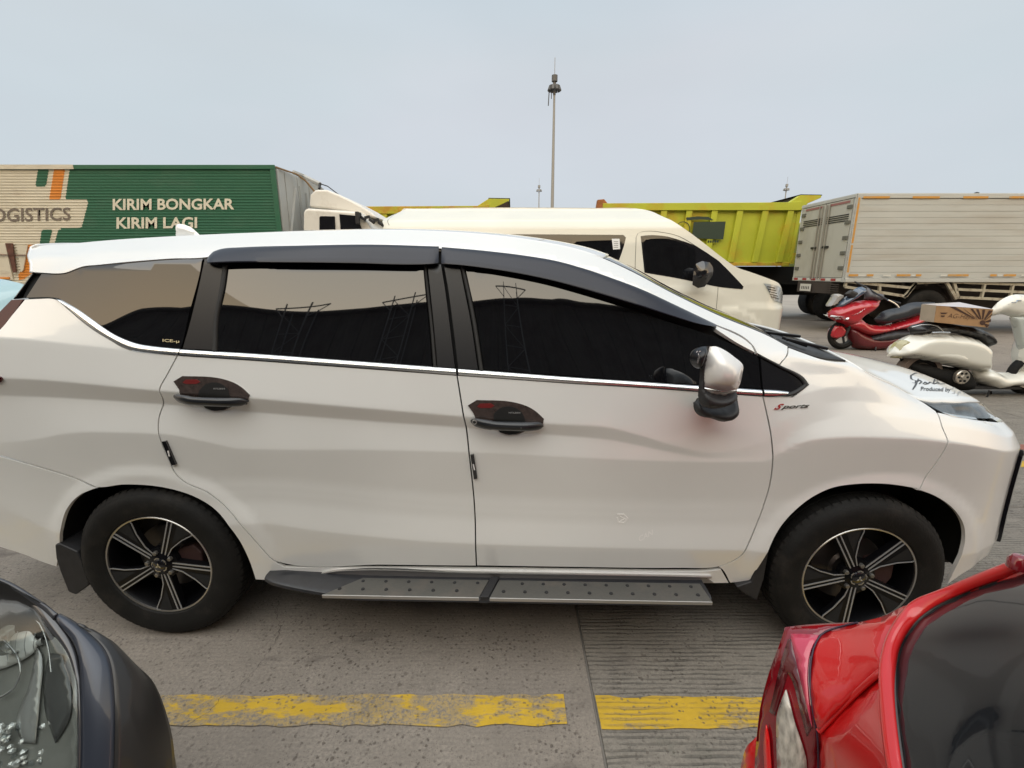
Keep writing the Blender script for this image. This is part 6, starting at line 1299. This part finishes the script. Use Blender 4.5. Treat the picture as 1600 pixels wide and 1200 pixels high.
def band(name, outer, inner, m_, par, bulge=.008, n=70, m=7, lift=0., thick=.006):
    """rounded band swept between two traced edges (px, py, height)"""
    def rs(L_):
        q = smooth_loop(np.array([list(ath(*p)) for p in L_]), .02, False, 60); l = np.concatenate([[0], np.cumsum(np.linalg.norm(np.diff(q, axis=0), axis=1))]); g_ = np.linspace(0, l[-1], n); q = np.stack([np.interp(g_, l, q[:, i]) for i in range(3)], 1)
        for _ in range(3): q[1:-1] = .25 * q[:-2] + .5 * q[1:-1] + .25 * q[2:]
        return q
    a, b = rs(outer), rs(inner); off = np.array(par_loc(par)); eye = np.array([0, 0, CAM_H]); V = []
    for i in range(n):
        t = a[min(i + 1, n - 1)] - a[max(i - 1, 0)]; nn_ = np.cross(t, b[i] - a[i]); nn_ /= np.linalg.norm(nn_) + 1e-12
        if nn_ @ (eye - a[i]) < 0: nn_ = -nn_
        for j in range(m + 1):
            s_ = j / m; V.append(tuple(a[i] * (1 - s_) + b[i] * s_ + nn_ * (lift + min(bulge, .35 * np.linalg.norm(b[i] - a[i])) * math.sin(math.pi * s_)) - off))
    F = [(i * (m + 1) + j, (i + 1) * (m + 1) + j, (i + 1) * (m + 1) + j + 1, i * (m + 1) + j + 1) for i in range(n - 1) for j in range(m)]
    mb = MB(); mb.add(V, F); o = mb.build(name, m_, par, 0); o.data.shade_smooth(); so = o.modifiers.new('solid', 'SOLIDIFY'); so.thickness = thick; so.offset = 0; return o
def onto(name, target, pts, m_, par, lift=.003, step=7, grid=9, corner=40, dome=0.):
    """piece lying on another skin, outlined in the photo"""
    me = target.data; off = par_loc(par); to = par_loc(target.parent); tree = BVHTree.FromPolygons([v.co + to for v in me.vertices], [tuple(p.vertices) for p in me.polygons])
    sm_ = smooth_loop(np.array(pts, float), step, True, corner); sm_ = sm_ if area(sm_) > 0 else sm_[::-1]; V2, F = cdt(sm_, grid); dd = rays(V2); V = []; bd = bdist(sm_, V2); eye = Vector((0, 0, CAM_H)); last = None
    for i, d in enumerate(dd):
        d = Vector(d).normalized(); h = tree.ray_cast(eye, d)
        if h[0] is None:
            h = last or (eye + d * .9, -d)
        n_ = h[1] if h[1].dot(d) < 0 else -h[1]; last = h; V.append(tuple(h[0] + n_ * (lift + dome * min(1, bd[i] / 12) ** .6) - off))
    mb = MB(); mb.add(V, F); o = mb.build(name, m_, par, 0); o.data.shade_smooth(); so = o.modifiers.new('solid', 'SOLIDIFY'); so.thickness = .002; so.offset = 0; return o
REDC = mat('red_car_paint', (.60, .010, .010), .28, coat=1, coat_r=.02, noise=(3, .05)); LAMPR = mat('tail_lamp_lens', (.22, .006, .012), .12, coat=1, noise=(14, .25)); PINK = mat('tail_lamp_pink_glare', (.55, .045, .09), .16, coat=1)
rc = empty('red_car', (.9, .2, 0), 0, 'red car at the lower right corner, rear lamp and dark rear glass close up', 'car')
patch('quarter_panel', [(1282, 994, .895), (1290, 988, .900), (1310, 981, .91), (1340, 973, .93), (1382, 962, .96), (1412, 947, .985), (1425, 944, .992), (1414, 962, .985), (1404, 984, .975), (1389, 1004, .966), (1382, 1024, .96), (1381, 1040, .955), (1340, 1078, .900), (1278, 1141, .812), (1270, 1112, .828), (1266, 1080, .848), (1266, 1050, .865), (1271, 1016, .884)], REDC, rc, bulge=.007, corner=40)
patch('tailgate', [(1280, 1146, .80), (1342, 1086, .89), (1384, 1048, .945), (1394, 1056, .948), (1391, 1080, .945), (1393, 1120, .94), (1399, 1170, .935), (1405, 1210, .93), (1425, 1330, .92), (1276, 1330, .60), (1279, 1200, .735)], REDC, rc, bulge=.008, corner=40)
def tube_px(name, pts, r, m_, par, lift=0.): mb = MB(); off = par_loc(par); q = smooth_loop(np.array([list(ath(*p) - off) for p in pts]), .02, False, 60); q[:, 2] += lift; mb.tube(q, r, 10); return mb.build(name, m_, par, 60)
tube_px('gap_ridge', [(1279, 1143, .806), (1310, 1112, .848), (1342, 1080, .898), (1370, 1055, .938), (1384, 1044, .952), (1395, 1048, .950)], .0042, REDC, rc, .001)
OUTF = [(1760, 815, 1.235), (1600, 872, 1.135), (1553, 890, 1.10), (1506, 909, 1.06), (1459, 929, 1.02), (1425, 944, .992), (1408, 960, .985), (1396, 980, .977), (1386, 1004, .966), (1380, 1028, .958), (1381, 1055, .950), (1383, 1080, .944), (1386, 1120, .936), (1391, 1170, .928), (1397, 1210, .922), (1418, 1330, .91)]
INF = [(1760, 836, 1.215), (1600, 891, 1.118), (1553, 907, 1.087), (1506, 925, 1.047), (1459, 948, 1.012), (1431, 969, .989), (1415, 988, .980), (1406, 1004, .973), (1400, 1022, .967), (1398, 1040, .963), (1397, 1060, .960), (1397, 1080, .957), (1400, 1120, .952), (1406, 1170, .945), (1412, 1210, .938), (1436, 1330, .93)]
band('window_frame', OUTF, INF, REDC, rc, .009)
RG = mat('rear_glass_tint', (.016, .017, .019), .05, coat=0, ior=1.45)
patch('rear_glass', [(1440, 1330, .926), (1413, 1210, .934), (1407, 1170, .941), (1401, 1120, .948), (1398, 1080, .953), (1399, 1040, .959), (1407, 1004, .969), (1415, 991, .976), (1431, 972, .985), (1459, 950, 1.008), (1506, 927, 1.043), (1553, 909, 1.083), (1600, 893, 1.114), (1760, 838, 1.216), (1900, 1000, 1.24), (1900, 1330, 1.10)], RG, rc, bulge=.02, grid=22, corner=50)
tube_px('glass_seal', [(1440, 1330, .928), (1413, 1210, .936), (1407, 1170, .943), (1401, 1120, .950), (1398, 1080, .955), (1399, 1040, .961), (1407, 1004, .971), (1415, 991, .978), (1431, 972, .987), (1459, 950, 1.010), (1506, 927, 1.045), (1553, 909, 1.085), (1600, 893, 1.116), (1760, 838, 1.218)], .0018, mat('grey_seal', (.10, .09, .09), .5), rc)
tl_ = empty('tail_light', (0, 0, 0), parent=rc)
TLH = patch('lamp_housing', [(1227, 980, .882), (1250, 977, .888), (1290, 974, .90), (1340, 972, .93), (1310, 980.5, .909), (1290, 987, .899), (1281, 993, .893), (1270, 1016, .882), (1265, 1050, .863), (1266, 1080, .845), (1269, 1112, .825), (1276, 1142, .802), (1278, 1200, .73), (1275, 1330, .60), (1168, 1330, .48), (1179, 1200, .63), (1182, 1154, .68), (1188, 1104, .74), (1200, 1056, .80), (1218, 1006, .86)], LAMPR, tl_, bulge=.006, corner=30)
onto('upper_lens', TLH, [(1236, 992), (1260, 993), (1280, 994.5), (1269, 1016), (1264, 1050), (1265, 1080), (1268, 1112), (1272, 1138), (1262, 1100), (1250, 1050)], PINK, tl_, .003)  # bright reflection on the upper lens is put into its pink colour
onto('reverse_lens', TLH, [(1231, 1078), (1237, 1100), (1244, 1128), (1253, 1155), (1260, 1180), (1263, 1210), (1265, 1330), (1222, 1330), (1217, 1200), (1216, 1150), (1217, 1118), (1224, 1094)], mat('reverse_lamp_clear', (.46, .42, .36), .12, coat=1, noise=(40, .45, 4, (6, 1, 1))), tl_, .003, dome=.003)
onto('brake_strip', TLH, [(1200, 1132), (1204, 1150), (1206, 1175), (1208, 1210), (1210, 1330), (1196, 1330), (1197, 1200), (1196, 1160), (1198, 1142)], mat('brake_red_bright', (.75, .008, .008), .2, coat=1), tl_, .003)
onto('inner_frame', TLH, [(1240, 1000), (1250, 1040), (1259, 1090), (1269, 1135), (1262, 1150), (1252, 1110), (1240, 1065), (1232, 1050), (1224, 1078), (1212, 1118), (1204, 1112), (1216, 1060), (1226, 1020), (1232, 1000)], mat('lamp_dark_frame', (.10, .005, .008), .2, coat=1), tl_, .0015)
patch('rear_bumper', [(1183, 1150, .672), (1175, 1158, .655), (1167, 1166, .635), (1157, 1200, .57), (1135, 1330, .40), (1170, 1330, .47), (1180, 1200, .62)], REDC, rc, bulge=.006, corner=40)
tube_px('lamp_gap', [(1340, 974, .931), (1310, 981, .911), (1290, 988, .900), (1282, 994, .894), (1270.5, 1016, .884), (1265.5, 1050, .865), (1266.5, 1080, .847), (1270, 1112, .827), (1276, 1143, .804), (1278.5, 1200, .733), (1276, 1330, .60)], .0015, mat('lamp_gap_dark', (.03, .012, .03), .4), rc, .0015)
wall_down('left_flank', [(1227, 981, .88), (1290, 976, .90), (1340, 974, .93), (1382, 963, .96), (1412, 948, .985), (1459, 930, 1.02), (1506, 910, 1.06), (1553, 891, 1.10), (1600, 873, 1.135), (1760, 816, 1.235)], .28, REDC, rc)
wall_down('rear_flank', [(1227, 981, .88), (1218, 1007, .86), (1200, 1057, .80), (1188, 1105, .74), (1182, 1155, .68)], .30, REDC, rc, (.02, 0))
p1 = ath(1592, 878, 1.13) - par_loc(rc); mb = MB(); mb.lathe([(0, .009), (.007, .008), (.011, .002), (.011, -.008)], 18, 'z', p1); mb.build('roof_spoiler_tip', LAMPR, rc, 40)
mb = MB(); mb.box(-.42, 3.2, -1.25, .42, .26, .42); mb.build('underbody', DARK, rc, 0)
mb = MB(); mb.prism([(-.30, .30), (-.30, .60), (0.05, .68), (.40, .80), (1.2, 1.0), (2.2, 1.0), (2.9, .85), (3.3, .75), (3.35, .30)], -1.25, .28); mb.build('car_body', REDC, rc, 40, .06)
truck_wheel('wheel', rc, .25, .28, .29, .18)
# ---- grey car, front corner
GRC = mat('dark_grey_car_paint', (.040, .042, .050), .35, .3, coat=.5, coat_r=.02); BUMP = mat('bumper_dark', (.024, .022, .021), .4, .2, coat=.35); BAND = mat('wing_blue_grey', (.034, .040, .056), .36, .3, coat=.5)
gc = empty('grey_car', (-1.4, .2, 0), 0, 'dark grey car at the lower left corner, headlight and bumper edge close up', 'car')
LE = [(-90, 893, .83), (0, 914, .80), (22, 922, .795), (51, 940, .782), (68, 965, .768), (80, 984, .755), (102, 1010, .735), (112, 1029, .72), (119, 1053, .70), (121, 1093, .67), (121, 1150, .62), (120, 1200, .575), (117, 1330, .46)]
hlg = empty('headlight', (0, 0, 0), parent=gc)
BOWL = patch('lamp_bowl', [(a - 2, b + 2, z - .035) for a, b, z in LE] + [(-160, 1330, .40), (-180, 1050, .60)], mat('bowl_grey', (.30, .30, .27), .30, .15, noise=(7, .35), coat=.6), hlg, bulge=-.02, grid=20, corner=50)
patch('lamp_lens', [(a, b, z) for a, b, z in LE] + [(-160, 1330, .46), (-180, 1050, .68)], LENS, hlg, bulge=.012, grid=18, corner=50)
def cup(c3, r, depth, m_, name, tilt=(.8, .25, .35), par=hlg):
    a = Vector(tilt).normalized(); q = a.to_track_quat('Z', 'Y'); mb = MB(); mb.lathe([(r * 1.03, .004), (r, 0), (r * .93, -depth * .35), (r * .75, -depth * .7), (r * .4, -depth * .95), (0, -depth)], 28, 'z'); mb.v = [tuple(Vector(c3) + q @ Vector(v)) for v in mb.v]; return mb.build(name, m_, par, 40)
CHR2 = mat('reflector_chrome', (.70, .70, .66), .15, .45, coat=1)
o_ = par_loc(gc)
onto('reflector', BOWL, [(-20, 1000), (5, 990), (52, 985), (66, 1003), (58, 1018), (20, 1040), (-20, 1052)], mat('reflector_bright', (.85, .85, .80), .2, .0, coat=1), hlg, 0.006, dome=0.004, grid=7)
for k in range(4): tube_px('reflector_rib', [(14 + 14 * k, 988, .716 - .002 * k), (10 + 14 * k, 1010, .697), (13 + 14 * k, 1036 - 5 * k, .676)], .0008, mat('rib_grey', (.35, .35, .33), .3), hlg, .002)
onto('reflector_upper', BOWL, [(2, 975), (25, 966), (50, 975), (40, 984), (5, 990)], mat('reflector_blue', (.32, .42, .47), .2, .2, coat=1), hlg, 0.004, dome=0.003, grid=7)
onto('reflector_fin', BOWL, [(62, 1010), (69, 1022), (67, 1090), (60, 1160), (40, 1160), (30, 1130), (50, 1070)], mat('reflector_silver', (.40, .40, .38), .2, .25, coat=.6), hlg, 0.005, dome=0.006, grid=7)
onto('bowl_side', BOWL, [(80, 1020), (100, 1022), (112, 1060), (112, 1120), (90, 1160), (74, 1110), (72, 1060)], mat('bowl_dark', (.12, .12, .115), .3, .2, coat=.4), hlg, 0.003, dome=0.004, grid=7)
cup(ath(14, 1000, .705) - o_, .030, .03, CHR2, 'bulb_cup'); cup(ath(66, 1002, .70) - o_, .008, .012, CHR2, 'bulb_tip')
rnd = random.Random(4)
for k in range(46):
    a, b = rnd.uniform(-6, 74), rnd.uniform(1128, 1200); s_ = rnd.uniform(.004, .009); p_ = ath(a, b, .575 - (b - 1130) * .0009) - o_; mb = MB(); q = Vector((rnd.uniform(-.5, .5), rnd.uniform(-.5, .3), 1)).normalized().to_track_quat('Z', 'Y')
    mb.lathe([(0, s_ * .8), (s_ * .8, s_ * .35), (s_, 0), (0, 0)], 6, 'z'); mb.v = [tuple(Vector(p_) + q @ Vector(v)) for v in mb.v]; mb.build('crystal_facet', CHR2 if k % 3 else LENS, hlg, 0)
tube_px('lens_arc', [(0, 1090, .60), (22, 1075, .62), (32, 1050, .645), (24, 1020, .675), (5, 1000, .70)], .0022, mat('arc_grey', (.55, .55, .53), .2, .6), hlg); tube_px('lens_arc', [(40, 955, .755), (62, 975, .74), (75, 1010, .71), (80, 1050, .68)], .0016, mat('arc_grey', (.55, .55, .53), .2, .6), hlg)
IN_ = [(90, 966, .772), (94, 975, .767), (106, 988, .755), (115, 1000, .745), (121, 1014, .733), (125, 1029, .722), (127.5, 1060, .696), (128, 1093, .668), (128, 1150, .616), (127, 1200, .571), (124, 1330, .456)]
MID = [(93, 961, .775), (106, 967, .769), (122, 977, .760), (144, 995, .74), (158, 1009, .727), (168, 1024, .714), (174, 1045, .695), (176.5, 1067, .675), (179, 1120, .628), (177, 1200, .555), (172, 1330, .44)]
OUT_ = [(95, 960, .776), (107, 966, .771), (120, 976, .762), (144, 991, .742), (165, 1009, .715), (187, 1028, .685), (210, 1043, .655), (229, 1056, .628), (240, 1071, .603), (250, 1093, .568), (259, 1120, .53), (267, 1152, .487), (272, 1200, .43), (281, 1330, .30)]
band('wing_edge', LE, [(-90, 888, .835), (0, 910, .806), (22, 919, .80), (51, 937, .788), (70, 951, .780), (86, 968, .768), (104, 990, .750), (116, 1012, .731), (123, 1042, .708), (125, 1085, .668), (125, 1150, .613), (125, 1200, .567), (121, 1330, .454)], mat('wing_edge_paint', (.03, .03, .034), .3, coat=1), gc, .003, lift=.001)  # dark strip between the lamp lens and the wing band
band('wing_shoulder', [(-90, 888, .836), (0, 910, .807), (22, 919, .801), (51, 937, .789), (70, 951, .781), (86, 968, .769)], [(-90, 884, .86), (0, 905, .83), (24, 916, .82), (55, 935, .80), (76, 948, .789), (91, 960, .778)], GRC, gc, .003)
band('wing_band', IN_, MID, BAND, gc, .007)
band('bumper_corner', MID, OUT_, BUMP, gc, .012, m=12)
tube_px('bumper_crease', [(250, 1095, .566), (251, 1130, .52), (253, 1165, .47), (253, 1210, .42), (254, 1330, .29)], .0012, DARK, gc, .004)
wall_down('left_flank', [(-90, 886, .86), (20, 916, .82), (60, 939, .80), (88, 957, .777), (120, 977, .762), (144, 992, .742), (165, 1010, .715), (187, 1029, .685), (229, 1057, .628), (250, 1094, .568), (267, 1153, .487), (272, 1201, .43), (281, 1330, .30)], .24, BUMP, gc)
mb = MB(); mb.prism([(-2.8, .26), (.42, .26), (.42, .44), (.20, .62), (-.3, .74), (-.9, .86), (-2.8, .95)], -1.0, .42); mb.build('car_body', GRC, gc, 40, .06)
truck_wheel('wheel', gc, -.35, .50, .30, .18)
